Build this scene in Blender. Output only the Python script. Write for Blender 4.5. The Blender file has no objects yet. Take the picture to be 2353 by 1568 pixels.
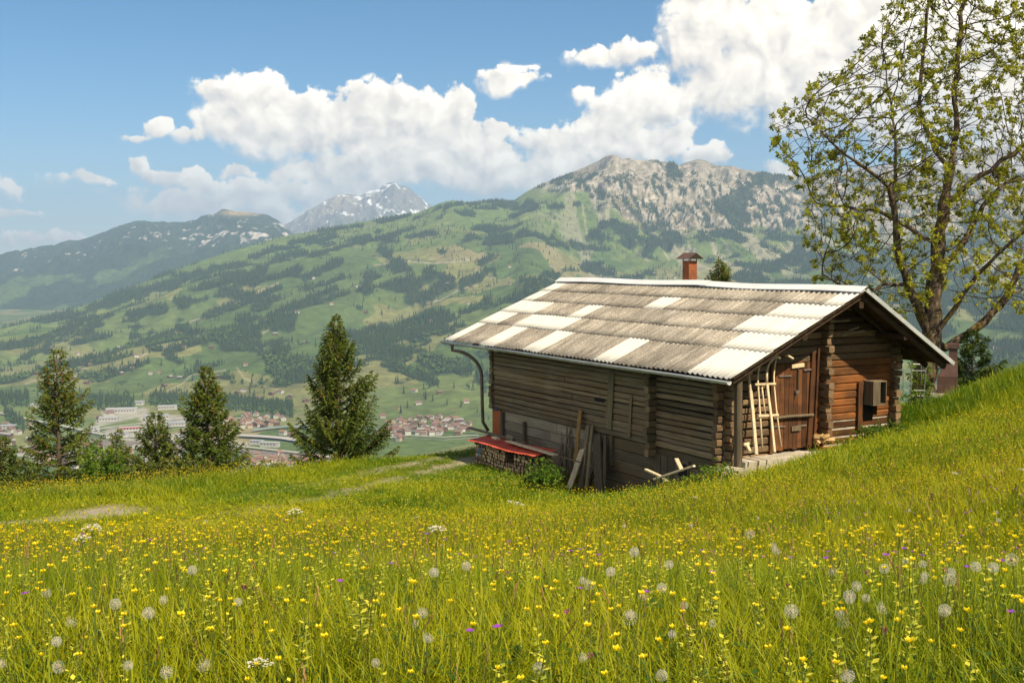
import bpy, math, random
import numpy as np
from mathutils import Vector, Matrix, kdtree

random.seed(7)
RNG = np.random.default_rng(11)
R = math.radians
scene = bpy.context.scene
COL = scene.collection

# ------------------------------------------------------------------ camera
FPX = 2613.0                      # focal length in the units of a 2352 px wide picture (40 mm lens)
PITCH = R(4.2)
CP, SP = math.cos(PITCH), math.sin(PITCH)
cam_d = bpy.data.cameras.new('camera')
cam_d.lens = 36.0 * FPX / 2352.0
cam_d.sensor_width = 36.0
cam_d.clip_start = 0.1
cam_d.clip_end = 120000.0
cam = bpy.data.objects.new('camera', cam_d)
cam.rotation_euler = (R(90) - PITCH, 0, 0)
COL.objects.link(cam)
scene.camera = cam

def P(px, py, zc):
    """a point of the place seen along a sight line, zc metres in front of the viewer"""
    xr, yr = (px - 1176) / FPX, (784 - py) / FPX
    return Vector((xr * zc, (CP + yr * SP) * zc, (-SP + yr * CP) * zc))

def KS(px, py):
    """x/y and z/y ratios of a sight line"""
    xr, yr = (px - 1176) / FPX, (784 - py) / FPX
    Y = CP + yr * SP
    return xr / Y, (-SP + yr * CP) / Y

def project(x, y, z):
    zc = y * CP - z * SP
    up = y * SP + z * CP
    zc = np.maximum(zc, 0.01)
    return 1176 + FPX * x / zc, 784 - FPX * up / zc

# ------------------------------------------------------------------ numpy noise
def _hash(ix, iy, seed):
    h = (ix.astype(np.int64) * 374761393 + iy.astype(np.int64) * 668265263 + seed * 974711) & 0xffffffff
    h = ((h ^ (h >> 13)) * 1274126177) & 0xffffffff
    h = h ^ (h >> 16)
    return (h & 0xffff) / 65535.0

def vnoise(x, y, seed=0):
    ix, iy = np.floor(x), np.floor(y)
    fx, fy = x - ix, y - iy
    fx = fx * fx * fx * (fx * (fx * 6 - 15) + 10); fy = fy * fy * fy * (fy * (fy * 6 - 15) + 10)
    a = _hash(ix, iy, seed); b = _hash(ix + 1, iy, seed)
    c = _hash(ix, iy + 1, seed); d = _hash(ix + 1, iy + 1, seed)
    return (a * (1 - fx) + b * fx) * (1 - fy) + (c * (1 - fx) + d * fx) * fy

def fbm(x, y, octv=4, seed=0, gain=0.5):
    s = np.zeros(np.broadcast(x, y).shape); a = 1.0; t = 0.0
    ca, sa = math.cos(0.6), math.sin(0.6)
    for o in range(octv):
        s += a * vnoise(x, y, seed + o * 17); t += a; a *= gain
        x, y = (x * ca - y * sa) * 2.03 + 5.1, (x * sa + y * ca) * 2.03 + 1.7
    return s / t

def ridged(x, y, octv=4, seed=0, gain=0.5):
    s = np.zeros(np.broadcast(x, y).shape); a = 1.0; t = 0.0
    for o in range(octv):
        s += a * (1 - np.abs(2 * vnoise(x, y, seed + o * 31) - 1)); t += a; a *= gain
        x, y = x * 2.07 + 3.3, y * 2.07 + 7.7
    return s / t

def sstep(a, b, x):
    t = np.clip((x - a) / (b - a), 0, 1)
    return t * t * (3 - 2 * t)

# ------------------------------------------------------------------ tagging
def tag(o, label=None, cat=None, group=None, kind=None):
    if label: o['label'] = label
    if cat: o['category'] = cat
    if group: o['group'] = group
    if kind: o['kind'] = kind
    return o

def empty(name, loc=(0, 0, 0), rz=0.0):
    o = bpy.data.objects.new(name, None)
    o.empty_display_size = 0.3
    o.location = loc; o.rotation_euler = (0, 0, rz)
    COL.objects.link(o)
    return o

def link_mesh(name, me, parent=None, loc=None, rot=None):
    o = bpy.data.objects.new(name, me)
    if parent is not None: o.parent = parent
    if loc is not None: o.location = loc
    if rot is not None: o.rotation_euler = rot
    COL.objects.link(o)
    return o

# ------------------------------------------------------------------ materials
def new_mat(name):
    m = bpy.data.materials.new(name); m.use_nodes = True
    nt = m.node_tree
    for n in list(nt.nodes): nt.nodes.remove(n)
    out = nt.nodes.new('ShaderNodeOutputMaterial')
    return m, nt, out

def N(nt, t, **kw):
    n = nt.nodes.new(t)
    for k, v in kw.items():
        if k.startswith('_'): setattr(n, k[1:], v)
    return n

def ramp(nt, fac, stops):
    r = nt.nodes.new('ShaderNodeValToRGB')
    while len(r.color_ramp.elements) < len(stops): r.color_ramp.elements.new(0.5)
    for e, (p, c) in zip(r.color_ramp.elements, stops):
        e.position = p; e.color = (*c, 1) if len(c) == 3 else c
    nt.links.new(fac, r.inputs['Fac'])
    return r

def noise_node(nt, vec, scale, detail=4, rough=0.55, dist=0.0):
    n = nt.nodes.new('ShaderNodeTexNoise')
    n.inputs['Scale'].default_value = scale; n.inputs['Detail'].default_value = detail
    n.inputs['Roughness'].default_value = rough; n.inputs['Distortion'].default_value = dist
    if vec is not None: nt.links.new(vec, n.inputs['Vector'])
    return n

def mapping(nt, scale, coord='Object'):
    tc = nt.nodes.new('ShaderNodeTexCoord'); mp = nt.nodes.new('ShaderNodeMapping')
    mp.inputs['Scale'].default_value = scale
    nt.links.new(tc.outputs[coord], mp.inputs['Vector'])
    return mp.outputs['Vector']

def mixrgb(nt, fac, a, b, mode='MIX'):
    m = nt.nodes.new('ShaderNodeMix'); m.data_type = 'RGBA'; m.blend_type = mode
    for sock, v in ((m.inputs[0], fac), (m.inputs[6], a), (m.inputs[7], b)):
        if isinstance(v, (int, float)): sock.default_value = v
        elif isinstance(v, tuple): sock.default_value = (*v, 1) if len(v) == 3 else v
        else: nt.links.new(v, sock)
    return m.outputs[2]

def mathn(nt, op, a, b=None, c=None, clamp=False):
    m = nt.nodes.new('ShaderNodeMath'); m.operation = op; m.use_clamp = clamp
    for i, v in enumerate((a, b, c)):
        if v is None: continue
        if isinstance(v, (int, float)): m.inputs[i].default_value = v
        else: nt.links.new(v, m.inputs[i])
    return m.outputs[0]

def bump(nt, h, strength=0.4, dist=0.02):
    b = nt.nodes.new('ShaderNodeBump'); b.inputs['Strength'].default_value = strength
    b.inputs['Distance'].default_value = dist
    nt.links.new(h, b.inputs['Height'])
    return b.outputs['Normal']

def principled(nt, out, color, rough=0.8, normal=None, metal=0.0, spec=0.3):
    p = nt.nodes.new('ShaderNodeBsdfPrincipled')
    if isinstance(color, tuple): p.inputs['Base Color'].default_value = (*color, 1)
    else: nt.links.new(color, p.inputs['Base Color'])
    p.inputs['Roughness'].default_value = rough; p.inputs['Metallic'].default_value = metal
    p.inputs['Specular IOR Level'].default_value = spec
    if normal is not None: nt.links.new(normal, p.inputs['Normal'])
    nt.links.new(p.outputs[0], out.inputs['Surface'])
    return p

def mottled(name, c1, c2, scale=6.0, rough=0.8, stretch=(1, 1, 1), bstr=0.3, bdist=0.01, metal=0.0, spec=0.3, detail=5, lo=0.3, hi=0.7):
    m, nt, out = new_mat(name)
    v = mapping(nt, stretch)
    n = noise_node(nt, v, scale, detail, 0.6)
    r = ramp(nt, n.outputs['Fac'], [(lo, c1), (hi, c2)])
    n2 = noise_node(nt, v, scale * 5, 4, 0.6)
    principled(nt, out, r.outputs[0], rough, bump(nt, n2.outputs['Fac'], bstr, bdist), metal, spec)
    return m

def wood(name, dark, light, grain=(14, 1.2, 14), accent=None, rough=0.85, bstr=0.5, hilite=None):
    """grain is stretched along the axis with the small scale"""
    m, nt, out = new_mat(name)
    v = mapping(nt, grain)
    n = noise_node(nt, v, 1.6, 7, 0.65, 0.6)
    n2 = noise_node(nt, v, 6.0, 5, 0.7, 0.3)
    big = noise_node(nt, mapping(nt, (1.0, 0.8, 2.2)), 1.3, 3, 0.5)
    f = mathn(nt, 'ADD', mathn(nt, 'MULTIPLY', n.outputs['Fac'], 0.6), mathn(nt, 'MULTIPLY', n2.outputs['Fac'], 0.4))
    c = ramp(nt, f, [(0.34, dark), (0.50, tuple((a + b) / 2 for a, b in zip(dark, light))), (0.63, light)])
    col = c.outputs[0]
    if accent is not None:
        bm = ramp(nt, big.outputs['Fac'], [(0.42, (0, 0, 0)), (0.62, (1, 1, 1))])
        col = mixrgb(nt, bm.outputs[0], col, mixrgb(nt, 0.75, col, accent))
    attr = nt.nodes.new('ShaderNodeAttribute'); attr.attribute_name = 'tone'
    tone = mathn(nt, 'ADD', attr.outputs['Fac'], 0.0)
    col = mixrgb(nt, 1.0, col, ramp(nt, tone, [(0.0, (1, 1, 1)), (0.01, (0.55, 0.55, 0.55)), (1.0, (1.45, 1.40, 1.32))]).outputs[0], 'MULTIPLY')
    principled(nt, out, col, rough, bump(nt, f, bstr, 0.012), 0, 0.2)
    return m

def leafy(name, c1, c2, c3=None, trans=0.35, tattr=True, rough=0.6, inst=False):
    """leaf: per-clump tint attribute, part of the light passes through"""
    m, nt, out = new_mat(name)
    a = nt.nodes.new('ShaderNodeAttribute'); a.attribute_name = 'tint'
    if inst: a.attribute_type = 'INSTANCER'
    stops = [(0.0, c1), (1.0, c2)] if c3 is None else [(0.0, c1), (0.55, c2), (1.0, c3)]
    col = ramp(nt, a.outputs['Fac'], stops).outputs[0]
    if inst:
        b = nt.nodes.new('ShaderNodeAttribute'); b.attribute_name = 'tone'
        col = mixrgb(nt, 1.0, col, ramp(nt, b.outputs['Fac'], [(0, (0.6, 0.7, 0.6)), (0.5, (1, 1, 1)), (1, (1.55, 1.3, 1.1))]).outputs[0], 'MULTIPLY')
    d = nt.nodes.new('ShaderNodeBsdfPrincipled'); d.inputs['Roughness'].default_value = rough
    d.inputs['Specular IOR Level'].default_value = 0.25
    nt.links.new(col, d.inputs['Base Color'])
    t = nt.nodes.new('ShaderNodeBsdfTranslucent'); nt.links.new(col, t.inputs['Color'])
    mx = nt.nodes.new('ShaderNodeMixShader'); mx.inputs[0].default_value = trans
    nt.links.new(d.outputs[0], mx.inputs[1]); nt.links.new(t.outputs[0], mx.inputs[2])
    nt.links.new(mx.outputs[0], out.inputs['Surface'])
    return m

def plain(name, c, rough=0.7, trans=0.0, metal=0.0):
    m, nt, out = new_mat(name)
    p = principled(nt, out, c, rough, None, metal)
    if trans:
        t = nt.nodes.new('ShaderNodeBsdfTranslucent'); t.inputs['Color'].default_value = (*c, 1)
        mx = nt.nodes.new('ShaderNodeMixShader'); mx.inputs[0].default_value = trans
        nt.links.new(p.outputs[0], mx.inputs[1]); nt.links.new(t.outputs[0], mx.inputs[2])
        nt.links.new(mx.outputs[0], out.inputs['Surface'])
    return m

# ------------------------------------------------------------------ mesh builders
class MB:
    def __init__(s): s.v = []; s.f = []; s.mi = []; s.tone = []; s.ct = 0.0
    def add(s, vs, fs, mi=0):
        b = len(s.v); s.v += [tuple(v) for v in vs]; s.tone += [s.ct] * len(vs)
        for f in fs: s.f.append(tuple(i + b for i in f)); s.mi.append(mi)
    def box(s, lo, hi, mi=0, M=None, jit=0.0):
        vs = [Vector((x, y, z)) for z in (lo[2], hi[2]) for y in (lo[1], hi[1]) for x in (lo[0], hi[0])]
        if jit: vs = [v + Vector([random.uniform(-jit, jit) for _ in range(3)]) for v in vs]
        if M is not None: vs = [M @ v for v in vs]
        s.add(vs, [(0, 2, 3, 1), (4, 5, 7, 6), (0, 1, 5, 4), (2, 6, 7, 3), (0, 4, 6, 2), (1, 3, 7, 5)], mi)
    def bar(s, a, b, w, h, mi=0, up=Vector((0, 0, 1)), jit=0.0, segs=1, sag=0.0):
        """rectangular bar a->b, chamfered so that its edges catch light"""
        a, b = Vector(a), Vector(b); d = (b - a).normalized()
        if abs(d.dot(up)) > 0.95: up = Vector((0, 1, 0)) if abs(d.y) < 0.9 else Vector((1, 0, 0))
        sx = d.cross(up).normalized(); sy = sx.cross(d).normalized()
        c = min(w, h) * 0.16
        prof = [(-w/2 + c, -h/2), (w/2 - c, -h/2), (w/2, -h/2 + c), (w/2, h/2 - c), (w/2 - c, h/2), (-w/2 + c, h/2), (-w/2, h/2 - c), (-w/2, -h/2 + c)]
        vs = []; fs = []
        for i in range(segs + 1):
            t = i / segs; ctr = a.lerp(b, t) + Vector((0, 0, -sag * math.sin(math.pi * t)))
            ox, oy = random.uniform(-jit, jit), random.uniform(-jit, jit)
            for (px, py) in prof: vs.append(ctr + sx * (px + ox) + sy * (py + oy))
        for i in range(segs):
            for k in range(8):
                q = (k + 1) % 8
                fs.append((i*8 + k, i*8 + q, (i+1)*8 + q, (i+1)*8 + k))
        fs.append(tuple(range(7, -1, -1))); fs.append(tuple(range(segs*8, segs*8 + 8)))
        s.add(vs, fs, mi)
    def tube(s, pts, rad, n=8, mi=0, caps=True):
        pts = [Vector(p) for p in pts]
        if not hasattr(rad, '__len__'): rad = [rad] * len(pts)
        vs = []; fs = []; ref = Vector((0, 0, 1)); prev = None
        for i, p in enumerate(pts):
            d = (pts[min(i+1, len(pts)-1)] - pts[max(i-1, 0)])
            d = d.normalized() if d.length > 1e-9 else Vector((0, 0, 1))
            if prev is None:
                x = d.cross(ref if abs(d.z) < 0.9 else Vector((1, 0, 0))).normalized()
            else:
                x = (prev - d * prev.dot(d)).normalized()
            prev = x; y = d.cross(x)
            for k in range(n):
                a = 2 * math.pi * k / n
                vs.append(p + (x * math.cos(a) + y * math.sin(a)) * rad[i])
        for i in range(len(pts) - 1):
            for k in range(n):
                q = (k + 1) % n
                fs.append((i*n + k, i*n + q, (i+1)*n + q, (i+1)*n + k))
        if caps:
            fs.append(tuple(range(n - 1, -1, -1))); fs.append(tuple(range((len(pts)-1)*n, len(pts)*n)))
        s.add(vs, fs, mi)
    def mesh(s, name, mats, smooth=False):
        me = bpy.data.meshes.new(name); me.from_pydata(s.v, [], s.f)
        if not isinstance(mats, (list, tuple)): mats = [mats]
        for m in mats: me.materials.append(m)
        me.polygons.foreach_set('material_index', s.mi)
        if smooth: me.polygons.foreach_set('use_smooth', [True] * len(s.f))
        if any(s.tone):
            at = me.attributes.new('tone', 'FLOAT', 'POINT'); at.data.foreach_set('value', s.tone)
        me.update()
        return me
    def build(s, name, mats, parent=None, smooth=False, loc=None, rot=None):
        return link_mesh(name, s.mesh(name, mats, smooth), parent, loc, rot)

def np_mesh(name, verts, quads, mats, smooth=False, attrs=None, mi=None):
    """fast mesh from numpy arrays; quads (n,4) or (n,3)"""
    me = bpy.data.meshes.new(name)
    n, k = quads.shape
    me.vertices.add(len(verts)); me.vertices.foreach_set('co', np.ascontiguousarray(verts, dtype=np.float32).ravel())
    me.loops.add(n * k); me.loops.foreach_set('vertex_index', np.ascontiguousarray(quads, dtype=np.int32).ravel())
    me.polygons.add(n)
    me.polygons.foreach_set('loop_start', np.arange(0, n * k, k, dtype=np.int32))
    if not isinstance(mats, (list, tuple)): mats = [mats]
    for m in mats: me.materials.append(m)
    if mi is not None: me.polygons.foreach_set('material_index', np.asarray(mi, dtype=np.int32))
    me.polygons.foreach_set('use_smooth', np.full(n, bool(smooth)))
    for nm, arr in (attrs or {}).items():
        if arr.ndim == 1:
            a = me.attributes.new(nm, 'FLOAT', 'POINT'); a.data.foreach_set('value', arr.astype(np.float32))
        else:
            a = me.attributes.new(nm, 'FLOAT_COLOR', 'POINT')
            c = np.ones((len(arr), 4), np.float32); c[:, :3] = arr
            a.data.foreach_set('color', c.ravel())
    me.update(calc_edges=True); me.validate()
    return me

def grid_quads(nr, nc):
    i = np.arange(nr - 1)[:, None] * nc + np.arange(nc - 1)[None, :]
    return np.stack([i, i + 1, i + nc + 1, i + nc], -1).reshape(-1, 4)

# ------------------------------------------------------------------ light
SUN_AZ = Vector((0.70, -0.714, 0)).normalized()       # towards the sun, on the plan
SUN_EL = R(50)
sun_dir = Vector((SUN_AZ.x * math.cos(SUN_EL), SUN_AZ.y * math.cos(SUN_EL), math.sin(SUN_EL)))
sl = bpy.data.lights.new('sun', 'SUN'); sl.energy = 4.8; sl.angle = R(0.53); sl.color = (1.0, 0.87, 0.64)
so = bpy.data.objects.new('sun', sl); so.rotation_euler = sun_dir.to_track_quat('Z', 'Y').to_euler()
so.location = (20, -20, 40); COL.objects.link(so)
scene.view_settings.view_transform = 'Standard'
scene.view_settings.look = 'None'
scene.view_settings.gamma = 1.0
scene.view_settings.exposure = 0.74

world = bpy.data.worlds.new('World'); scene.world = world; world.use_nodes = True
wt = world.node_tree
for n in list(wt.nodes): wt.nodes.remove(n)
wout = wt.nodes.new('ShaderNodeOutputWorld')
sky = wt.nodes.new('ShaderNodeTexSky'); sky.sky_type = 'NISHITA'; sky.sun_disc = False
sky.sun_elevation = SUN_EL; sky.sun_rotation = math.atan2(SUN_AZ.x, SUN_AZ.y)
sky.altitude = 2500; sky.air_density = 1.0; sky.dust_density = 0.9; sky.ozone_density = 1.8
# clouds: cumulus banks placed by azimuth and elevation in the sky
tcw = wt.nodes.new('ShaderNodeTexCoord')
sep = wt.nodes.new('ShaderNodeSeparateXYZ'); wt.links.new(tcw.outputs['Generated'], sep.inputs[0])
az = mathn(wt, 'ARCTAN2', sep.outputs[0], sep.outputs[1])
el = mathn(wt, 'ARCSINE', sep.outputs[2])
cmb = wt.nodes.new('ShaderNodeCombineXYZ'); wt.links.new(az, cmb.inputs[0]); wt.links.new(el, cmb.inputs[1])
def wnoise(vec, scale, detail, rough, off=None, dist=0.0):
    if off is not None:
        a = wt.nodes.new('ShaderNodeVectorMath'); a.operation = 'ADD'; a.inputs[1].default_value = off
        wt.links.new(vec, a.inputs[0]); vec = a.outputs[0]
    n_ = noise_node(wt, vec, scale, detail, rough, dist); n_.noise_dimensions = '2D'; return n_
def azel(px, py):
    d = P(px, py, 1).normalized()
    return math.atan2(d.x, d.y), math.asin(d.z)
# domain warp so that outlines billow
warp = wnoise(cmb.outputs[0], 16, 4, 0.55)
wv = wt.nodes.new('ShaderNodeVectorMath'); wv.operation = 'SUBTRACT'; wv.inputs[1].default_value = (0.5, 0.5, 0.5)
wt.links.new(warp.outputs['Color'], wv.inputs[0])
ws = wt.nodes.new('ShaderNodeVectorMath'); ws.operation = 'SCALE'; ws.inputs['Scale'].default_value = 0.030
wt.links.new(wv.outputs[0], ws.inputs[0])
wa = wt.nodes.new('ShaderNodeVectorMath'); wa.operation = 'ADD'
wt.links.new(cmb.outputs[0], wa.inputs[0]); wt.links.new(ws.outputs[0], wa.inputs[1])
pos = wa.outputs[0]
CLOUDS = [  # x, y, half width, half height, weight
    (520,235,90,75,1),(600,225,85,65,1),(565,300,130,75,1),(700,265,110,60,1),(690,320,150,70,1),(790,290,120,90,1),
    (880,250,100,70,1),(945,255,85,65,1),(860,320,150,85,1),(1000,310,110,90,1),(1050,245,50,55,1),(1080,340,110,70,1),
    (1140,300,35,35,1),(960,390,180,60,1),(800,385,150,50,.9),(1110,410,180,60,1),(1270,400,130,70,1),(470,285,50,35,.9),
    (345,290,36,28,.9),(310,310,45,14,.6),(420,312,70,16,.7),(540,392,62,17,.75),(320,385,28,30,.85),(385,412,80,26,.85),
    (450,415,75,26,.8),(600,450,170,55,.62),(680,400,85,32,.8),(450,470,200,55,.58),(640,500,150,55,.66),(780,440,140,45,.8),
    (75,547,38,22,.75),(160,545,48,18,.66),(20,492,70,14,.52),(190,415,80,16,.5),(10,550,30,22,.5),(840,430,150,40,.8),
    (1640,50,125,100,1),(1600,110,110,80,1),(1760,80,180,120,1),(1910,90,170,110,1),(1700,190,230,110,1),(1890,210,230,120,1),
    (1350,135,80,34,.75),(1440,128,75,36,.8),(1165,185,78,38,.85),(1330,220,45,20,.6),(1425,262,100,55,.95),(1360,295,100,50,.95),
    (1500,235,140,80,1),(1280,335,110,60,1),(1430,340,170,70,1),(1510,345,95,48,.95),(1625,365,72,34,.9),(1560,300,60,30,.7),
    (1790,388,48,30,.9),(2110,110,240,170,1),(2270,170,200,220,1),(2060,290,200,80,.85),(2330,330,150,80,.9),(1200,150,60,20,.35),
    (1720,290,40,12,.4),(1560,-60,60,50,.8),(2050,-80,120,90,1),(2500,100,200,300,1),
    (-300,420,300,60,.8),(-500,250,160,90,1),(2900,250,300,160,1),
]
# (azimuth, elevation, half sizes in radians): unseen clouds added left, behind and overhead to fill the shaded wall
FILL_CLOUDS = [(-1.5, .55, .55, .30), (-2.2, .8, .6, .3), (2.6, .35, .5, .2), (-2.9, .5, .5, .25), (1.5, .45, .4, .2), (-1.0, 1.0, .5, .2), (.6, 1.05, .6, .2)]
field = None; num = None; den = None
for (cx, cy, rx, ry, w) in CLOUDS:
    a0, e0 = azel(cx, cy); sx = FPX / rx; sy = FPX / ry
    mp = wt.nodes.new('ShaderNodeVectorMath'); mp.operation = 'MULTIPLY_ADD'
    mp.inputs[1].default_value = (sx, sy, 0); mp.inputs[2].default_value = (-a0 * sx, -e0 * sy, 0)
    wt.links.new(pos, mp.inputs[0])
    ln = wt.nodes.new('ShaderNodeVectorMath'); ln.operation = 'LENGTH'; wt.links.new(mp.outputs[0], ln.inputs[0])
    g = mathn(wt, 'MULTIPLY_ADD', ln.outputs['Value'], -w, w)
    field = g if field is None else mathn(wt, 'SMOOTH_MAX', field, g, 0.18)
    if w < .5: continue
    dt = wt.nodes.new('ShaderNodeVectorMath'); dt.operation = 'DOT_PRODUCT'; dt.inputs[1].default_value = (0.45, 0.95, 0); wt.links.new(mp.outputs[0], dt.inputs[0])
    g2 = mathn(wt, 'POWER', mathn(wt, 'MAXIMUM', mathn(wt, 'ADD', g, .15), 0.0), 2.0)
    num = mathn(wt, 'MULTIPLY', g2, dt.outputs['Value']) if num is None else mathn(wt, 'MULTIPLY_ADD', g2, dt.outputs['Value'], num)
    den = mathn(wt, 'ADD', g2, 1e-4) if den is None else mathn(wt, 'ADD', g2, den)
for (a0, e0, wx, wy) in FILL_CLOUDS:
    mp = wt.nodes.new('ShaderNodeVectorMath'); mp.operation = 'MULTIPLY_ADD'; mp.inputs[1].default_value = (1 / wx, 1 / wy, 0); mp.inputs[2].default_value = (-a0 / wx, -e0 / wy, 0)
    wt.links.new(pos, mp.inputs[0]); ln = wt.nodes.new('ShaderNodeVectorMath'); ln.operation = 'LENGTH'; wt.links.new(mp.outputs[0], ln.inputs[0])
    field = mathn(wt, 'SMOOTH_MAX', field, mathn(wt, 'SUBTRACT', 1.0, ln.outputs['Value']), 0.1)
nA = wnoise(cmb.outputs[0], 58, 8, 0.60)
def billow(scale, off):
    v_ = wt.nodes.new('ShaderNodeTexVoronoi'); v_.voronoi_dimensions = '2D'; v_.feature = 'F1'; v_.inputs['Scale'].default_value = scale; v_.inputs['Detail'].default_value = 2; v_.inputs['Roughness'].default_value = .55
    a_ = wt.nodes.new('ShaderNodeVectorMath'); a_.operation = 'ADD'; a_.inputs[1].default_value = off; wt.links.new(pos, a_.inputs[0]); wt.links.new(a_.outputs[0], v_.inputs['Vector'])
    return mathn(wt, 'SUBTRACT', .55, v_.outputs['Distance'])
bA = billow(38, (0, 0, 0)); bB = billow(38, (0.006, 0.010, 0))
nC = wnoise(cmb.outputs[0], 11, 4, 0.5, (3.0, 1.0, 0))
rough_ = mathn(wt, 'MULTIPLY_ADD', mathn(wt, 'SUBTRACT', nA.outputs['Fac'], 0.5), 0.90, mathn(wt, 'MULTIPLY', bA, 0.30))
dens = mathn(wt, 'ADD', field, rough_)
mr = wt.nodes.new('ShaderNodeMapRange'); mr.interpolation_type = 'SMOOTHSTEP'
mr.inputs['From Min'].default_value = -0.05; mr.inputs['From Max'].default_value = 0.27
wt.links.new(dens, mr.inputs['Value'])
tops = mathn(wt, 'DIVIDE', num, den)
wt.links.new(mathn(wt, 'MAXIMUM', mathn(wt, 'MULTIPLY_ADD', tops, -0.50, 0.30), 0.13), mr.inputs['From Max'])
lit = mathn(wt, 'MULTIPLY_ADD', tops, 0.50, 0.62)
lit = mathn(wt, 'MULTIPLY_ADD', mathn(wt, 'SUBTRACT', bA, bB), 0.6, lit)
lit = mathn(wt, 'MULTIPLY_ADD', mathn(wt, 'SUBTRACT', nC.outputs['Fac'], 0.5), 0.7, lit, True)
ccol = ramp(wt, lit, [(0.0, (0.46, 0.44, 0.42)), (0.4, (0.68, 0.62, 0.54)), (0.8, (0.89, 0.80, 0.67)), (1.0, (1.0, 0.91, 0.77))])
SKY = 0.073
cb = wt.nodes.new('ShaderNodeVectorMath'); cb.operation = 'SCALE'; cb.inputs['Scale'].default_value = 1.0 / SKY
wt.links.new(ccol.outputs[0], cb.inputs[0])
hsv = wt.nodes.new('ShaderNodeHueSaturation'); hsv.inputs['Saturation'].default_value = 1.36; hsv.inputs['Hue'].default_value = 0.492; wt.links.new(sky.outputs[0], hsv.inputs['Color'])
final = mixrgb(wt, mr.outputs[0], hsv.outputs[0], cb.outputs[0])
bg = wt.nodes.new('ShaderNodeBackground'); bg.inputs['Strength'].default_value = SKY
wt.links.new(final, bg.inputs['Color']); wt.links.new(bg.outputs[0], wout.inputs['Surface'])
# ------------------------------------------------------------------ near ground: a smooth hillside through known points
GC = [(0, 0, -1.55), (-4, 0, -1.9), (4, 0, -1.15), (0, -6, -0.7), (-12, -4, -2.2), (12, -4, -0.1)]
for (px, py, zc) in [(1176, 1560, 4.05), (0, 1560, 4.3), (2352, 1560, 3.8), (1176, 1400, 6.6), (0, 1400, 7.6), (2352, 1400, 6.0),
        (1176, 1300, 10.5), (0, 1300, 12.5), (2352, 1300, 9.0), (600, 1230, 15), (0, 1205, 18), (600, 1150, 22), (1176, 1185, 19.5),
        (1700, 1180, 15.5), (2050, 1150, 14.5), (2352, 1100, 13.5), (2352, 1000, 18.5), (2100, 1010, 20.5), (1900, 1050, 21.5),
        (1690, 1082, 23.6), (1500, 1125, 24.5), (1420, 1140, 26.5), (1300, 1125, 27.5), (1240, 1098, 29.5), (1095, 1070, 31.2),
        (1180, 1098, 29.0), (1000, 1090, 28), (900, 1110, 25.5),
        (0, 1128, 27), (280, 1108, 28.5), (560, 1082, 30.5), (850, 1040, 34), (980, 1022, 36.5), (1060, 1005, 39),
        (2065, 962, 27.0), (1890, 1010, 25.3), (2120, 930, 33), (2200, 902, 30.5), (2270, 868, 30), (2352, 838, 30), (2200, 960, 24),
        (2130, 925, 38)]:
    GC.append(tuple(P(px, py, zc)))
_hutin = [P(1300, 1125, 27.5) + Vector((4, 2, 0.3)), P(2065, 962, 27.0) + Vector((-2.2, 5, 0.2))]
GC += [tuple(v) for v in _hutin]
GC += [(26, 22, -0.3), (30, 8, 1.2), (-30, 14, -5.6), (-30, 26, -6.6), (-34, 0, -4.6), (34, 30, -0.6), (30, -6, 2.2)]
GC = np.array(GC)
# what shows is the top of the growth: the soil lies lower
GC[:, 2] -= np.where((np.abs(GC[:, 0] - 7.3) < 3.2) & (np.abs(GC[:, 1] - 24.3) < 2.6), 0.14, 0.0)
GC[:, 2] -= np.where((GC[:, 1] > 8) & (np.abs(GC[:, 0]) < 20), 0.20, 0.0)
def _tps(gc, lam=0.02):
    n = len(gc); d = np.hypot(gc[:, None, 0] - gc[None, :, 0], gc[:, None, 1] - gc[None, :, 1])
    K = np.where(d > 0, d * d * np.log(d + 1e-9), 0) + lam * np.eye(n) * 10
    Pm = np.c_[np.ones(n), gc[:, :2]]
    A = np.block([[K, Pm], [Pm.T, np.zeros((3, 3))]])
    return np.linalg.solve(A, np.r_[gc[:, 2], 0, 0, 0])
TW = _tps(GC)
def crest_y(x):
    return np.interp(x, [-40, -14, -8, -3, 2, 6, 9, 13.2, 15.5, 18, 30], [27, 28.5, 32, 36, 40, 43, 43, 41, 34, 31.5, 31])
def ground(x, y):
    x = np.asarray(x, float); y = np.asarray(y, float)
    sh = x.shape; xf = x.ravel(); yf = np.minimum(y.ravel(), 70.0)
    out = np.zeros_like(xf)
    for i in range(0, len(xf), 20000):
        xs, ys = xf[i:i+20000], yf[i:i+20000]
        d2 = (xs[:, None] - GC[None, :, 0])**2 + (ys[:, None] - GC[None, :, 1])**2
        out[i:i+20000] = (0.5 * d2 * np.log(d2 + 1e-12)) @ TW[:-3] + TW[-3] + TW[-2] * xs + TW[-1] * ys
    over = yf - crest_y(xf)
    soft = np.log1p(np.exp(np.clip(over * 1.1, -30, 30))) / 1.1
    out -= soft * 0.62 + np.maximum(over - 6, 0) * 0.1
    out -= np.maximum(y.ravel() - 70.0, 0) * 0.72
    out += (fbm(xf * 0.9, yf * 0.9, 3, 5) - 0.5) * 0.13
    return out.reshape(sh)
def gz(x, y): return float(ground(np.array([x]), np.array([y]))[0])
_gx, _gy = np.meshgrid(np.linspace(-48, 48, 385), np.linspace(-8, 84, 369))
_GZ = ground(_gx, _gy)
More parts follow.
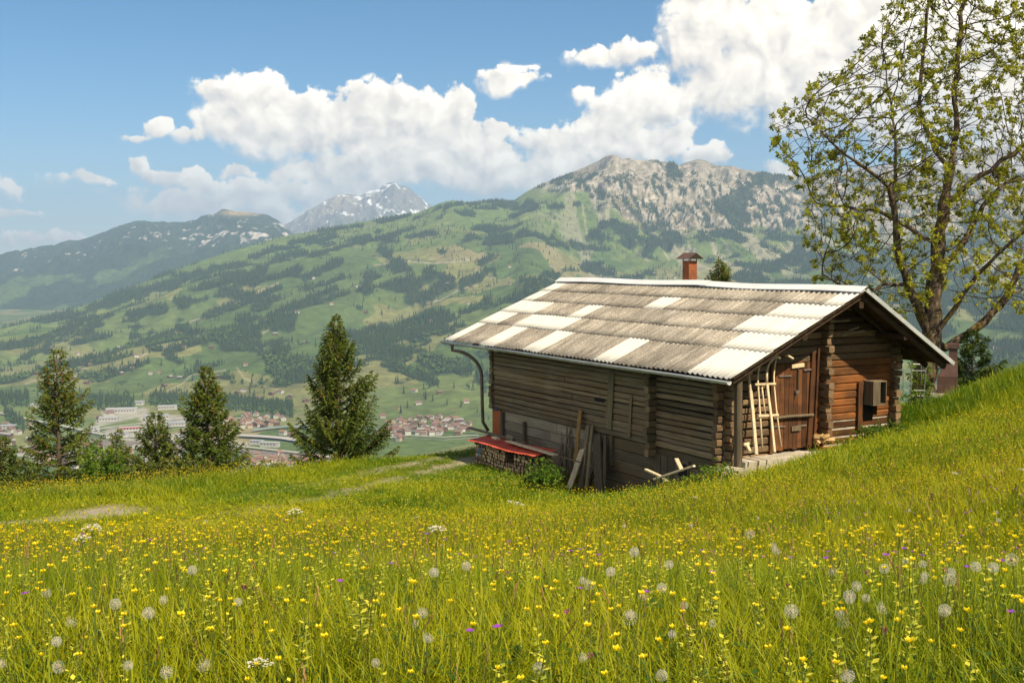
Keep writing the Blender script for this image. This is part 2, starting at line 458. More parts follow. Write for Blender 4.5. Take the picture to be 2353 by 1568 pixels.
def gfast(x, y):
    """bilinear lookup in the ground grid"""
    fx = np.clip((np.asarray(x) + 48) / 0.25, 0, 383.999); fy = np.clip((np.asarray(y) + 8) / 0.25, 0, 367.999)
    ix = fx.astype(int); iy = fy.astype(int); fx = fx - ix; fy = fy - iy
    return (_GZ[iy, ix] * (1-fx) + _GZ[iy, ix+1] * fx) * (1-fy) + (_GZ[iy+1, ix] * (1-fx) + _GZ[iy+1, ix+1] * fx) * fy
def on_ground(px, py, zmin=2.5, zmax=60):
    """where a sight line meets the near ground"""
    zs = np.linspace(zmin, zmax, 1200); k = P(px, py, 1.0)
    h = gfast(k.x * zs, k.y * zs) - k.z * zs
    i = np.argmax(h > 0)
    if h[i] <= 0: return None
    return Vector((k.x * zs[i], k.y * zs[i], float(gfast(k.x * zs[i], k.y * zs[i]))))

# wheel ruts and the gravel patch, as distances on the plan
def poly_on_ground(pts):
    out = [on_ground(*p) for p in pts]
    return np.array([(v.x, v.y) for v in out if v is not None])
RUTS = [poly_on_ground([(1075, 1030), (1040, 1042), (1007, 1049), (955, 1062), (882, 1077), (810, 1094), (740, 1108), (620, 1130), (480, 1155), (330, 1180), (220, 1186)]),
        poly_on_ground([(1085, 1052), (1050, 1065), (1008, 1075), (934, 1094), (844, 1115), (771, 1135), (703, 1148), (560, 1178), (400, 1205), (250, 1222)])]
GRAVEL = poly_on_ground([(246, 1172), (222, 1180), (190, 1188), (150, 1194), (100, 1199), (50, 1205), (-60, 1212)])
BARE = poly_on_ground([(1150, 1166), (1200, 1168), (1260, 1166), (1300, 1166), (1360, 1150), (1400, 1146)])
def seg_dist(x, y, poly):
    d = np.full(np.shape(x), 1e9)
    for (a, b) in zip(poly[:-1], poly[1:]):
        ab = b - a; t = np.clip(((x - a[0]) * ab[0] + (y - a[1]) * ab[1]) / max(1e-9, ab @ ab), 0, 1)
        d = np.minimum(d, np.hypot(x - a[0] - t * ab[0], y - a[1] - t * ab[1]))
    return d
def bare_mask(x, y):
    n = fbm(x * 1.6, y * 1.6, 3, 41)
    m = np.zeros(np.shape(x))
    for rut in RUTS:
        near = sstep(1.2, 0.0, seg_dist(x, y, rut[:4] ) )          # barer close to the barn
        d = seg_dist(x, y, rut)
        along = np.interp(x, [-9, -6, -3.5, 0], [0.0, 0.10, 0.7, 1.0])
        m = np.maximum(m, sstep(0.50, 0.16, d + (n - 0.5) * 0.5) * along)
    m = np.maximum(m, sstep(1.0, 0.45, seg_dist(x, y, GRAVEL) + (n - 0.5) * 1.1))
    m = np.maximum(m, sstep(0.55, 0.2, seg_dist(x, y, BARE) + (n - 0.5) * 0.8))
    return m
gm, nt, out = new_mat('meadow_soil')
att = N(nt, 'ShaderNodeAttribute', _attribute_name='bare')
ov = mapping(nt, (1, 1, 1))
gn = noise_node(nt, ov, 2.2, 6, 0.6); gn2 = noise_node(nt, ov, 38, 4, 0.7)
gcol = ramp(nt, gn.outputs['Fac'], [(0.3, (0.045, 0.075, 0.012)), (0.7, (0.095, 0.115, 0.018))])
scol = ramp(nt, gn2.outputs['Fac'], [(0.3, (0.20, 0.16, 0.11)), (0.7, (0.42, 0.36, 0.27))])
gcol.color_ramp.elements[0].color = (.10, .115, .008, 1); gcol.color_ramp.elements[1].color = (.19, .175, .012, 1)
principled(nt, out, mixrgb(nt, att.outputs['Fac'], gcol.outputs[0], scol.outputs[0]), 0.95, bump(nt, gn2.outputs['Fac'], 0.6, 0.03), 0, 0.1)
gv = np.stack([_gx.ravel(), _gy.ravel(), _GZ.ravel()], 1)
tag(link_mesh('ground', np_mesh('ground', gv, grid_quads(369, 385), gm, True, {'bare': bare_mask(_gx, _gy).ravel()})), kind='structure')

# ------------------------------------------------------------------ barn: plan axes from the two vanishing directions
ANG = math.atan2(0.497, 0.868)
GD = Vector((math.cos(ANG), math.sin(ANG), 0)); LD = Vector((-math.sin(ANG), math.cos(ANG), 0))
C1 = P(1680, 870, 24.0)                           # near eave corner
BZ = 0.0
ORG = Vector((C1.x, C1.y, 0.0))
EAVE = C1.z
def to_local(v): d = v - ORG; return Vector((d.dot(GD), d.dot(LD), d.z))
def to_world(v): return ORG + GD * v[0] + LD * v[1] + Vector((0, 0, v[2]))
def ray_plane(px, py, p0, n):
    """sight line meets a plane given in barn axes"""
    d = to_local(ORG + P(px, py, 1)) ; o = to_local(Vector((0, 0, 0)))
    n = Vector(n); t = (Vector(p0) - o).dot(n) / d.dot(n)
    return o + d * t
AX = 3.92; AZ = EAVE + 1.82                        # ridge
BX = 6.93
T_EAVE, T_RIDGE = 13.6, 12.95                      # far roof edge (the far rake leans in)
pitch = math.atan2(AZ - EAVE, AX)
barn = empty('log_barn', ORG, ANG)
tag(barn, 'weathered log barn with patched corrugated roof and plank door on the meadow slope', 'barn')

W_FRONT = wood('weathered_log', (0.046, 0.034, 0.021), (0.31, 0.245, 0.155), (9, 0.5, 26), (0.165, 0.112, 0.06))
W_GABLE = wood('sunburnt_log', (0.022, 0.009, 0.004), (0.165, 0.072, 0.026), (0.6, 9, 24), (0.22, 0.08, 0.021))
W_GREY = wood('grey_plank', (0.115, 0.095, 0.068), (0.34, 0.29, 0.22), (9, 0.7, 18), (0.20, 0.155, 0.105))
W_DOOR = wood('door_plank', (0.024, 0.011, 0.006), (0.125, 0.056, 0.026), (20, 9, 0.6), (0.14, 0.056, 0.02))
W_POST = wood('old_post', (0.055, 0.042, 0.026), (0.19, 0.15, 0.10), (16, 16, 0.7))
W_PALE = wood('pale_wood', (0.33, 0.25, 0.15), (0.62, 0.52, 0.36), (10, 10, 1.0))
W_DARK = wood('dark_rafter_and_gable_shade', (0.022, 0.013, 0.008), (0.085, 0.050, 0.027), (0.7, 9, 14))  # rafter wood; its darkness also stands in for shade on the upper gable
W_BOARD = wood('olive_board', (0.075, 0.060, 0.034), (0.21, 0.175, 0.10), (16, 16, 0.8))
RUST = mottled('rusty_sheet', (0.12, 0.038, 0.016), (0.33, 0.105, 0.036), 5, 0.75, (1, 1, 0.7), 0.2)
RUSTD = mottled('brown_sheet', (0.085, 0.046, 0.036), (0.14, 0.078, 0.062), 5, 0.55, (1, 1, 0.7), 0.15)
ZINC = mottled('zinc', (0.42, 0.43, 0.43), (0.62, 0.62, 0.60), 3, 0.42, (1, 1, 1), 0.05, 0.01, 0.35, 0.5)
FLASH = mottled('painted_flashing', (0.62, 0.61, 0.60), (0.74, 0.73, 0.71), 3, 0.5, (1, 0.4, 1), 0.08, 0.01, 0.0, 0.4)
IRON = mottled('old_iron', (0.10, 0.075, 0.06), (0.24, 0.19, 0.16), 12, 0.6, (1, 1, 1), 0.2, 0.005, 0.3)
CONC = mottled('old_concrete', (0.30, 0.26, 0.20), (0.55, 0.49, 0.40), 4, 0.92, (1, 1, 2.2), 0.5, 0.02)
DARKIN = plain('dark_interior', (0.012, 0.010, 0.008), 0.9)

# ---- roof: five rows of corrugated sheets on the sloping front, old grey ones and white replacements
def roof_pt(t, s, off=0.0):
    """t along the ridge direction at the eave, s up the slope 0..1, off = above the sheet plane"""
    tt = t * (1 + (T_RIDGE / T_EAVE - 1) * s)
    n = Vector((-math.sin(pitch), 0, math.cos(pitch)))
    return Vector((AX * s, tt, EAVE + (AZ - EAVE) * s)) + n * off
def roof_ts(px, py):
    n = Vector((-math.sin(pitch), 0, math.cos(pitch)))
    v = ray_plane(px, py, (0, 0, EAVE), n); s = v.x / AX
    return v.y / (1 + (T_RIDGE / T_EAVE - 1) * s), s
def c1(cx, cy): return roof_ts((1500 + cx / 1.742) * 0.672, (850 + cy / 1.742) * 0.672)
WHITE = [[(30, 530, 110, 535), (255, 558, 345, 570), (525, 587, 632, 600), (962, 632, 1085, 645), (1520, 705, 9999, 0)],
         [(200, 440, 345, 452), (432, 462, 725, 485), (1650, 600, 9999, 0)],
         [(335, 380, 560, 390), (768, 405, 855, 412), (1760, 478, 9999, 0)],
         [(462, 316, 548, 318), (1225, 350, 1335, 356), (1985, 372, 9999, 0)],
         [(600, 252, 668, 254), (2330, 300, 9999, 0)]]
SEAM = [0.0] + [float(np.mean([c1(*q)[1] for q in row])) for row in
                ([(200, 440), (1270, 540)], [(335, 380), (980, 415)], [(465, 314), (1400, 358)], [(600, 252), (1000, 270)])] + [1.0]

print('seams', [round(s, 3) for s in SEAM])
WIV = []
for r, row in enumerate(WHITE):
    iv = []
    for (x0, y0, x1, y1) in row:
        t0 = c1(x0, y0)[0]
        if x1 == 9999:
            t1 = -0.1
        else: t1 = c1(x1, y1)[0]
        iv.append((min(t0, t1), max(t0, t1)))
    WIV.append(iv)
print('white', [[(round(a, 2), round(b, 2)) for a, b in iv] for iv in WIV])
GREYROOF, nt, out = new_mat('lichened_fibre_cement')
v = mapping(nt, (1, 1, 1))
n1 = noise_node(nt, v, 30, 4, 0.7); n2 = noise_node(nt, mapping(nt, (0.6, 5, 0.6)), 2.2, 5, 0.65); n3 = noise_node(nt, v, 0.7, 3, 0.5)
f = mathn(nt, 'ADD', mathn(nt, 'MULTIPLY', n1.outputs['Fac'], 0.55), mathn(nt, 'MULTIPLY', n2.outputs['Fac'], 0.45))
c = ramp(nt, f, [(0.36, (0.13, 0.115, 0.10)), (0.5, (0.285, 0.262, 0.232)), (0.64, (0.50, 0.465, 0.415))])
cc = mixrgb(nt, 1.0, c.outputs[0], ramp(nt, n3.outputs['Fac'], [(0.35, (0.80, 0.78, 0.74)), (0.65, (1.12, 1.08, 1.02))]).outputs[0], 'MULTIPLY')
attr = N(nt, 'ShaderNodeAttribute', _attribute_name='tone')
cc = mixrgb(nt, 1.0, cc, ramp(nt, attr.outputs['Fac'], [(0, (0.84, 0.83, 0.82)), (1, (1.16, 1.15, 1.13))]).outputs[0], 'MULTIPLY')
principled(nt, out, cc, 0.95, bump(nt, n1.outputs['Fac'], 0.4, 0.01), 0, 0.1)
WHITEROOF, nt, out = new_mat('white_sheet')
v = mapping(nt, (0.5, 6, 0.5)); n1 = noise_node(nt, v, 2.0, 5, 0.6); n2 = noise_node(nt, mapping(nt, (1, 1, 1)), 60, 2, 0.6)
cw = ramp(nt, n1.outputs['Fac'], [(0.3, (0.52, 0.485, 0.425)), (0.7, (0.68, 0.645, 0.575))])
cw2 = mixrgb(nt, ramp(nt, n2.outputs['Fac'], [(0.70, (0, 0, 0)), (0.74, (1, 1, 1))]).outputs[0], cw.outputs[0], (0.42, 0.37, 0.30))
principled(nt, out, cw2, 0.6, None, 0, 0.3)

PW = 0.177; AMP = 0.024; SUB = 8
cols = np.arange(0, T_EAVE + 1e-6, PW / SUB); NCOL = len(cols)
rv, rq, rm, rt = [], [], [], []
for r in range(5):
    s0, s1 = SEAM[r] - (0.0 if r else 0.004), SEAM[r + 1] + (0.02 if r < 4 else 0.0)
    lift0 = 0.010 + (0.008 if r else 0.0); lift1 = 0.0
    # each sheet sits a little unevenly
    sheet = np.floor(cols / 0.92 + 0.3 * r).astype(int)
    rs = np.random.default_rng(40 + r); jl = rs.uniform(-0.007, 0.007, 40); jt = rs.uniform(0.02, 1, 40); jo = rs.uniform(-0.012, 0.012, 40)
    iv = WIV[r]
    base = len(rv)
    whitec = np.array([any(a <= t <= b for a, b in iv) for t in cols])
    for k in range(5):                                 # front lip bottom, front lip top, quarter, three quarters, top
        for j, t in enumerate(cols):
            w = AMP * math.sin(2 * math.pi * t / PW)
            q = sheet[j] % 40
            if k == 0: s, off = s0 + jo[q] * 0.3, lift0 - 0.010
            elif k == 1: s, off = s0 + jo[q] * 0.3, lift0
            elif k == 2: s, off = s0 + (s1 - s0) * 0.33, lift0 * 0.67
            elif k == 3: s, off = s0 + (s1 - s0) * 0.66, lift0 * 0.34
            else: s, off = s1, lift1
            if r == 4 and abs(t - 6.0) < 2.5: off += 0.008 * (1 - abs(t - 6.0) / 2.5)
            rv.append(roof_pt(t, s, off + w + jl[q])); rt.append(jt[q])
    for k in range(4):
        for j in range(NCOL - 1):
            a = base + k * NCOL + j
            rq.append((a, a + NCOL, a + NCOL + 1, a + 1)); rm.append(1 if whitec[j] and whitec[j + 1] else 0)
roof_me = np_mesh('roof', np.array([tuple(v) for v in rv]), np.array(rq), [GREYROOF, WHITEROOF], True, {'tone': np.array(rt)}, rm)
roof = link_mesh('roof', roof_me, barn)
# back slope, underside boards and verge
mb = MB()
n_back = Vector(((AZ - EAVE), 0, (BX - AX))).normalized()
def back_pt(t, s, off=0.0):
    tt = t * (T_RIDGE / T_EAVE) if t > 1 else t
    return Vector((AX + (BX - AX) * s, tt, AZ + (EAVE - AZ) * s)) + n_back * off
vs = []; fs = []
cs = np.arange(0, T_EAVE, PW / 4)
for s in (0, 1):
    for t in cs: vs.append(back_pt(t, s, AMP * math.sin(2 * math.pi * t / PW)))
for j in range(len(cs) - 1): fs.append((j, j + 1, j + 1 + len(cs), j + len(cs)))
mb.add(vs, fs, 0)
back = mb.build('roof_back_slope', [GREYROOF], roof, True)
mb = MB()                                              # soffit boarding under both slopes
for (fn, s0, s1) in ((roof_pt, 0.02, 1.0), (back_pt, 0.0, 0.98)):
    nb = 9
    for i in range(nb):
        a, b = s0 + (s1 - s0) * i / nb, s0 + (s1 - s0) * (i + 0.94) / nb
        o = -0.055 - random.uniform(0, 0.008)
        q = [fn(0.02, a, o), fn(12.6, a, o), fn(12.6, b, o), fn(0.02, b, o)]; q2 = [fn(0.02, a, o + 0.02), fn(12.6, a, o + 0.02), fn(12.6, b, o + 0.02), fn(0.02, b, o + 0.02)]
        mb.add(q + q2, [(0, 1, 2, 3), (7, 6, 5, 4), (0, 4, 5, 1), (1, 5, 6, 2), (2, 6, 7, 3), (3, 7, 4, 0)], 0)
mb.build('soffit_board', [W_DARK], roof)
mb = MB()                                              # rafters and verge boards seen under the gable overhang
for t in (0.16,):
    for (fn) in (roof_pt, back_pt):
        mb.bar(fn(t, 0.02, -0.13), fn(t, 0.98, -0.13), 0.10, 0.13, 0)
mb.build('rafter', [W_DARK], roof)
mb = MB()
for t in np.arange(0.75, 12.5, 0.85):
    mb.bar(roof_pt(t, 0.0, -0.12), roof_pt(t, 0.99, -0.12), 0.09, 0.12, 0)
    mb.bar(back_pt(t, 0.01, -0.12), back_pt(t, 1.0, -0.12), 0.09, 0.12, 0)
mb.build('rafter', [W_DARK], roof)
mb = MB()                                              # pale verge trim on the far rake
mb.bar(back_pt(-0.02, 0.0, 0.0), back_pt(-0.02, 1.0, 0.0), 0.03, 0.10, 0, up=n_back)
mb.build('verge_trim', [ZINC], roof)
mb = MB()
for (x0, x1, dz, t0, t1) in ((-0.20, 0.0, 0, -0.05, 5.65), (-0.20, 0.0, 0.018, 5.4, T_RIDGE + 0.05)):
    N_ = 24
    vs = []; fs = []
    for i in range(N_ + 1):
        t = t0 + (t1 - t0) * i / N_
        wob = 0.014 * math.exp(-((t - 5.6) / 0.9) ** 2) + 0.012 * math.sin(t * 1.3)
        zc = AZ + 0.055 + dz + wob
        for (dx, dzz) in ((-0.21, -0.21 * math.tan(pitch) - 0.012), (-0.205, -0.205 * math.tan(pitch) + 0.004), (0, 0.03), (0.17, -0.12)):
            vs.append(Vector((AX + dx, t, zc + dzz)))
    for i in range(N_):
        for k in range(3): fs.append((i*4 + k, i*4 + k + 1, (i+1)*4 + k + 1, (i+1)*4 + k))
    mb.add(vs, fs, 0)
mb.build('ridge_cap', [FLASH], roof)

# ---- gutter with brackets, downpipe
mb = MB()
vs = []; fs = []; NG = 40; NA = 8
for i in range(NG + 1):
    t = -0.02 + (T_EAVE + 0.02) * i / NG
    ctr = Vector((-0.075, t, EAVE - 0.055 + 0.006 * math.sin(t * 0.9)))
    for k in range(NA + 1):
        a = math.pi + math.pi * k / NA
        vs.append(ctr + Vector((math.cos(a) * 0.075, 0, math.sin(a) * 0.075)))
    for k in range(NA, -1, -1):
        a = math.pi + math.pi * k / NA
        vs.append(ctr + Vector((math.cos(a) * 0.069, 0, math.sin(a) * 0.069)))
M2 = 2 * (NA + 1)
for i in range(NG):
    for k in range(M2): fs.append((i*M2 + k, i*M2 + (k+1) % M2, (i+1)*M2 + (k+1) % M2, (i+1)*M2 + k))
mb.add(vs, fs, 0)
for t in (0.0, T_EAVE - 0.03):
    c = Vector((-0.075, t, EAVE - 0.055))
    ring = [c + Vector((math.cos(math.pi + math.pi*k/8)*0.074, 0, math.sin(math.pi + math.pi*k/8)*0.074)) for k in range(9)]
    mb.add(ring, [tuple(range(9))], 0)
mb.tube([(-0.15, -0.02, EAVE - 0.052), (-0.15, T_EAVE, EAVE - 0.052)], 0.010, 6, 0)
gut = mb.build('gutter', [ZINC], barn, True)
for t in np.arange(0.55, T_EAVE, 0.83):
    m = MB(); m.tube([(-0.075 + math.cos(math.pi + math.pi*k/8)*0.082, t, EAVE - 0.055 + math.sin(math.pi + math.pi*k/8)*0.082) for k in range(9)], 0.008, 5, 0)
    m.build('gutter_bracket', [ZINC], gut)
mb = MB()
dp = [Vector((-0.075, 12.9, EAVE - 0.12)), Vector((-0.075, 12.9, EAVE - 0.30))]
for k in range(1, 9):
    a = k / 8 * math.pi / 2
    dp.append(Vector((-0.075 + 0.52 * math.sin(a) * 1.0, 12.9 - 0.95 * math.sin(a), EAVE - 0.30 - 0.75 * (1 - math.cos(a)))))
dp += [Vector((0.45, 11.92, EAVE - 2.0)), Vector((0.47, 11.92, EAVE - 2.45)), Vector((0.62, 11.86, EAVE - 2.72))]
mb.tube(dp, 0.052, 10, 0)
mb.build('downpipe', [IRON], gut, True)

# ---- walls. front wall x = FX (outward -x); gable wall y = GY (outward -y)
FX, GY, FAR, GR = 0.67, 1.0, 11.76, 6.11
LOGB = -4.55
def roof_under(x):
    return (EAVE + (AZ - EAVE) * x / AX if x <= AX else AZ + (EAVE - AZ) * (x - AX) / (BX - AX)) - 0.10
mb = MB()
z = LOGB; ci = 0
while z < roof_under(FX) - 0.02:
    h = random.choice((0.11, 0.125, 0.14, 0.155, 0.17)); h = min(h, roof_under(FX) - z + 0.02)
    parts = [(GY - 0.02, 3.50), (3.66, FAR)] if True else []
    for (a, b) in parts:
        mb.ct = random.uniform(0.05, 1)
        if b - a > 5 and random.random() < 0.6:
            m_ = random.uniform(a + 2, b - 2); spans = [(a, m_ - 0.004), (m_ + 0.004, b)]
        else: spans = [(a, b)]
        for (p, q) in spans:
            mb.ct = min(1, max(0.03, mb.ct + random.uniform(-0.25, 0.25)))
            ox = random.uniform(-0.018, 0.014); g = random.uniform(0.004, 0.016) if a > 3.6 and random.random() < .8 else random.uniform(0.012, 0.036)
            mb.bar((FX + 0.09 + ox, p, z + h/2 + random.uniform(-.006, .006)), (FX + 0.09 + ox, q, z + h/2 + random.uniform(-.006, .006)), 0.18, h - g, 0, jit=0.007, segs=max(2, int((q - p) / 0.7)))
    z += h; ci += 1
mb.ct = 0.02
mb.box((FX + 0.17, GY + 0.05, LOGB - 1.6), (FX + 0.2, FAR - 0.1, roof_under(FX)), 1)
front = mb.build('wall', [W_FRONT, DARKIN], barn)
def log_ends(cx, cy, axis, z0, z1, w, proud, name, mat, parent):
    """a stack of projecting log ends at a notched corner"""
    m = MB(); zz = z0
    while zz < z1:
        h = min(random.choice((0.16, 0.175, 0.19)), z1 - zz + 0.05); m.ct = random.uniform(0.05, 1)
        p = proud * random.uniform(0.75, 1.1); q = w * random.uniform(0.88, 1.0)
        if axis == 'x': m.bar((cx, cy, zz + h/2), (cx - p, cy + random.uniform(-.01, .01), zz + h/2 + random.uniform(-.01, .01)), q, h - 0.022, 0, jit=0.006)
        else: m.bar((cx, cy, zz + h/2), (cx + random.uniform(-.01, .01), cy - p, zz + h/2 + random.uniform(-.01, .01)), q, h - 0.022, 0, jit=0.006)
        zz += h
    return m.build(name, [mat], parent)
log_ends(FX + 0.02, 3.58, 'x', LOGB - 0.25, roof_under(0.5), 0.17, 0.26, 'log_corner', W_FRONT, barn)
W_CORNER = wood('grey_brown_log_end', (0.050, 0.032, 0.019), (0.27, 0.185, 0.11), (6, 6, 24), (0.16, 0.095, 0.045))
log_ends(FX + 0.02, GY + 0.10, 'x', LOGB - 0.15, roof_under(0.5), 0.18, 0.24, 'log_corner', W_CORNER, barn)
log_ends(FX + 0.10, GY + 0.02, 'y', LOGB - 0.10, roof_under(0.6), 0.18, 0.26, 'log_corner', W_CORNER, barn)
log_ends(FX + 0.02, FAR - 0.10, 'x', LOGB - 0.02, roof_under(0.5), 0.18, 0.12, 'log_corner', W_FRONT, barn)
log_ends(3.63, GY + 0.02, 'y', -4.35, roof_under(3.6) - 0.5, 0.17, 0.30, 'log_corner', W_CORNER, barn)
log_ends(5.98, GY + 0.02, 'y', -4.1, roof_under(5.9), 0.18, 0.22, 'log_corner', W_CORNER, barn)
# lower part of the front: broad grey planks between posts, brick pier at the far end
mb = MB(); z = LOGB - 0.01
for h in (0.30, 0.27, 0.31, 0.28, 0.30, 0.33):
    cuts = [GY + 0.15] + sorted([random.uniform(2.5, 4), random.uniform(6.0, 6.5), random.uniform(8, 9.5)]) + [11.2]
    for a, b in zip(cuts[:-1], cuts[1:]):
        mb.ct = random.uniform(0.05, 1) if b > 6.5 else random.uniform(.02, .35)
        mb.bar((FX + 0.10 + random.uniform(-.006, .006), a + .004, z - h/2), (FX + 0.10 + random.uniform(-.006, .006), b - .004, z - h/2), 0.10, h - 0.012, 0 if b > 6.5 else 1, jit=0.003, segs=3)
    z -= h
mb.build('lower_wall', [W_GREY, W_FRONT], barn)
BRICK, nt, out = new_mat('hollow_brick')
bt = nt.nodes.new('ShaderNodeTexBrick'); bt.inputs['Scale'].default_value = 1.0
bt.inputs['Color1'].default_value = (0.46, 0.13, 0.045, 1); bt.inputs['Color2'].default_value = (0.36, 0.10, 0.04, 1); bt.inputs['Mortar'].default_value = (0.25, 0.13, 0.08, 1)
bt.inputs['Brick Width'].default_value = 0.25; bt.inputs['Row Height'].default_value = 0.2; bt.inputs['Mortar Size'].default_value = 0.012
tcb = nt.nodes.new('ShaderNodeTexCoord'); sx = nt.nodes.new('ShaderNodeSeparateXYZ'); cx_ = nt.nodes.new('ShaderNodeCombineXYZ')
nt.links.new(tcb.outputs['Object'], sx.inputs[0]); nt.links.new(sx.outputs[1], cx_.inputs[0]); nt.links.new(sx.outputs[2], cx_.inputs[1]); nt.links.new(cx_.outputs[0], bt.inputs['Vector'])
principled(nt, out, bt.outputs[0], 0.9, None, 0, 0.1)
mb = MB(); mb.box((FX + 0.02, 11.25, -6.2), (FX + 0.32, 11.72, LOGB - 0.01), 0)
mb.build('brick_pier', [BRICK], barn)
for (t, zt, zb, w) in ((11.05, LOGB - 0.03, -6.0, 0.15), (9.75, LOGB - 0.18, -6.0, 0.15), (5.35, LOGB + 0.02, -5.3, 0.13)):
    m = MB(); m.bar((FX + 0.015, t, zt), (FX + 0.015, t, zb), w, 0.10, 0, jit=0.004, segs=3); m.build('post', [W_POST], barn)
# boards nailed upright on the log wall
def wall_px(px, py, x=FX - 0.03): return ray_plane(px, py, (x, 0, 0), (1, 0, 0))
for (xt, yt, xb, yb, w) in ((1405, 855, 1399, 985, 0.24), (1450, 908, 1445, 1003, 0.105)):
    a, b = wall_px(xt, yt), wall_px(xb, yb); a.x = b.x = FX - 0.035
    m = MB(); m.ct = 0.7; m.bar(a, b, 0.032, w, 0, up=Vector((0, 1, 0)), jit=0.002, segs=4); m.build('nailed_board', [W_BOARD], barn)
a = wall_px(1375, 918); m = MB(); m.box((FX - 0.012, a.y - 0.22, a.z - 0.05), (FX + 0.05, a.y + 0.22, a.z + 0.05), 0); m.build('wall_gap', [DARKIN], barn)
# small boarded hatch in the lower wall near the corner
a, b = wall_px(1500, 1062), wall_px(1580, 1110)
m = MB()
for i in range(5):
    y0 = a.y + (b.y - a.y) * i / 5; y1 = a.y + (b.y - a.y) * (i + 0.92) / 5
    m.ct = random.uniform(.1, 1); m.box((FX - 0.005, min(y0, y1), -5.5), (FX + 0.04, max(y0, y1), LOGB - 0.16), 0)
m.build('hatch', [W_POST], barn)
a = wall_px(1566, 1080)
m = MB(); m.box((FX - 0.02, a.y - 0.16, a.z - 0.14), (FX + 0.03, a.y + 0.16, a.z + 0.16), 0); m.build('cellar_window', [DARKIN], barn)
# house number plate on the wall
a = wall_px(1138, 938); m = MB(); m.box((FX - 0.02, a.y - 0.09, a.z - 0.05), (FX - 0.005, a.y + 0.09, a.z + 0.06), 0)
m.build('number_plate', [plain('blue_enamel', (0.03, 0.06, 0.16), 0.4)], barn)

# gable wall
DX0, DX1 = 2.14, 3.40
mb = MB(); z = -4.60
while z < AZ - 0.25:
    h = random.choice((0.165, 0.18, 0.20)); zc = z + h/2
    # clip the course to the roof
    xl = FX + 0.02; xr = GR - 0.1
    if zc > roof_under(xl): xl = AX * (zc + 0.10 - EAVE) / (AZ - EAVE)
    if zc > roof_under(xr): xr = AX + (BX - AX) * (AZ - zc - 0.10) / (AZ - EAVE)
    if xr - xl > 0.3:
        spans = [(xl, xr)] if zc > -2.42 else [(xl, DX0 - 0.02), (DX1 + 0.05, xr)]
        for (a, b) in spans:
            if b <= a: continue
            mb.ct = random.uniform(0.05, 1); oy = random.uniform(-.016, .012); g = random.uniform(.006, .02)
            rb = a > DX1
            if a < DX0 and zc < -2.42: g += 0.02
            if rb: g = random.uniform(.003, .009); oy *= .45
            mb.bar((a, GY + 0.09 + oy, zc + random.uniform(-.005, .005)), (b, GY + 0.09 + oy, zc + random.uniform(-.005, .005)), 0.18, h - g, 2 if zc > -1.70 else (3 if a < DX0 - .1 else 0), jit=0.002 if rb else 0.006, segs=max(2, int((b - a) / 0.6)))  # top boards: dark old wood, made darker still to stand for eave shade
    z += h
mb.ct = 0
pts = [(FX + .1, -5.0), (GR - .1, -5.0), (GR - .1, roof_under(GR)), (AX, AZ - 0.2), (FX + .1, roof_under(FX))]
mb.add([(x, GY + 0.16, zz) for x, zz in pts] + [(x, GY + 0.20, zz) for x, zz in pts], [(4, 3, 2, 1, 0), (5, 6, 7, 8, 9)], 1)
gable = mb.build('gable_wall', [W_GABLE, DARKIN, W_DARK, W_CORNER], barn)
mb = MB()                                              # back and far walls
mb.box((GR - 0.18, GY + 0.2, -6.2), (GR, FAR, roof_under(GR) - 0.02), 0)
mb.box((FX + 0.35, FAR - 0.18, -6.2), (GR - 0.2, FAR, EAVE + 0.25), 0)
mb.build('back_wall', [W_FRONT], barn)
mb = MB(); mb.box((3.72, GY + 0.012, -4.95), (GR - 0.02, GY + 0.14, -3.86), 0); mb.box((FX + 0.10, GY + 0.025, -5.2), (DX1 + 0.1, GY + 0.14, -4.47), 0)
mb.build('plinth', [CONC], barn)
# door of upright planks
mb = MB(); nx = 9; DB, DT = -4.40, -2.40
for i in range(nx):
    x0 = DX0 + (DX1 - DX0) * i / nx; x1 = DX0 + (DX1 - DX0) * (i + 0.965) / nx
    mb.ct = random.uniform(0.05, 1); o = random.uniform(-.006, .006)
    mb.bar(((x0 + x1)/2, GY - 0.005 + o, DB + random.uniform(-.02, .02)), ((x0 + x1)/2, GY - 0.005 + o, DT + random.uniform(-.03, .02)), x1 - x0, 0.05, 0, up=Vector((0, 1, 0)), segs=2)
door = mb.build('door', [W_DOOR], barn)
def gab(px, py, y=GY - 0.05): return ray_plane(px, py, (0, y, 0), (0, 1, 0))
for (xa, ya, xb, yb) in ((1788, 864, 1818, 863), (1847, 850, 1866, 848), (1776, 980, 1803, 979), (1826, 980, 1852, 976)):
    a, b = gab(xa, ya), gab(xb, yb); m = MB(); m.bar(a, b, 0.02, 0.04, 0); m.build('hinge', [IRON], door)
a, b = gab(1773, 960), gab(1865, 952); a.y = b.y = GY - 0.09
m = MB(); m.ct = 0.7; m.tube([a, a.lerp(b, .4) + Vector((0, 0, .012)), b], 0.034, 8, 0); m.build('door_bar', [W_POST], door)
a = gab(1830, 900); m = MB(); m.box((a.x - .05, GY - .07, a.z - .03), (a.x + .07, GY - .03, a.z + .035), 0); m.tube([(a.x - .03, GY - .08, a.z), (a.x - .03, GY - .09, a.z - .10)], .014, 6, 0); m.build('latch', [IRON], door)
a, b = gab(1818, 842), gab(1846, 838); m = MB(); m.ct = .9; m.bar(a, b, 0.05, 0.09, 0); m.build('crosspiece', [W_PALE], door)
a, b = gab(1834, 845, GY - .055), gab(1833, 895, GY - .055); m = MB(); m.box((min(a.x, b.x) - .02, GY - .06, b.z), (max(a.x, b.x) + .02, GY - .034, a.z), 0); m.build('door_batten', [W_DARK], door)
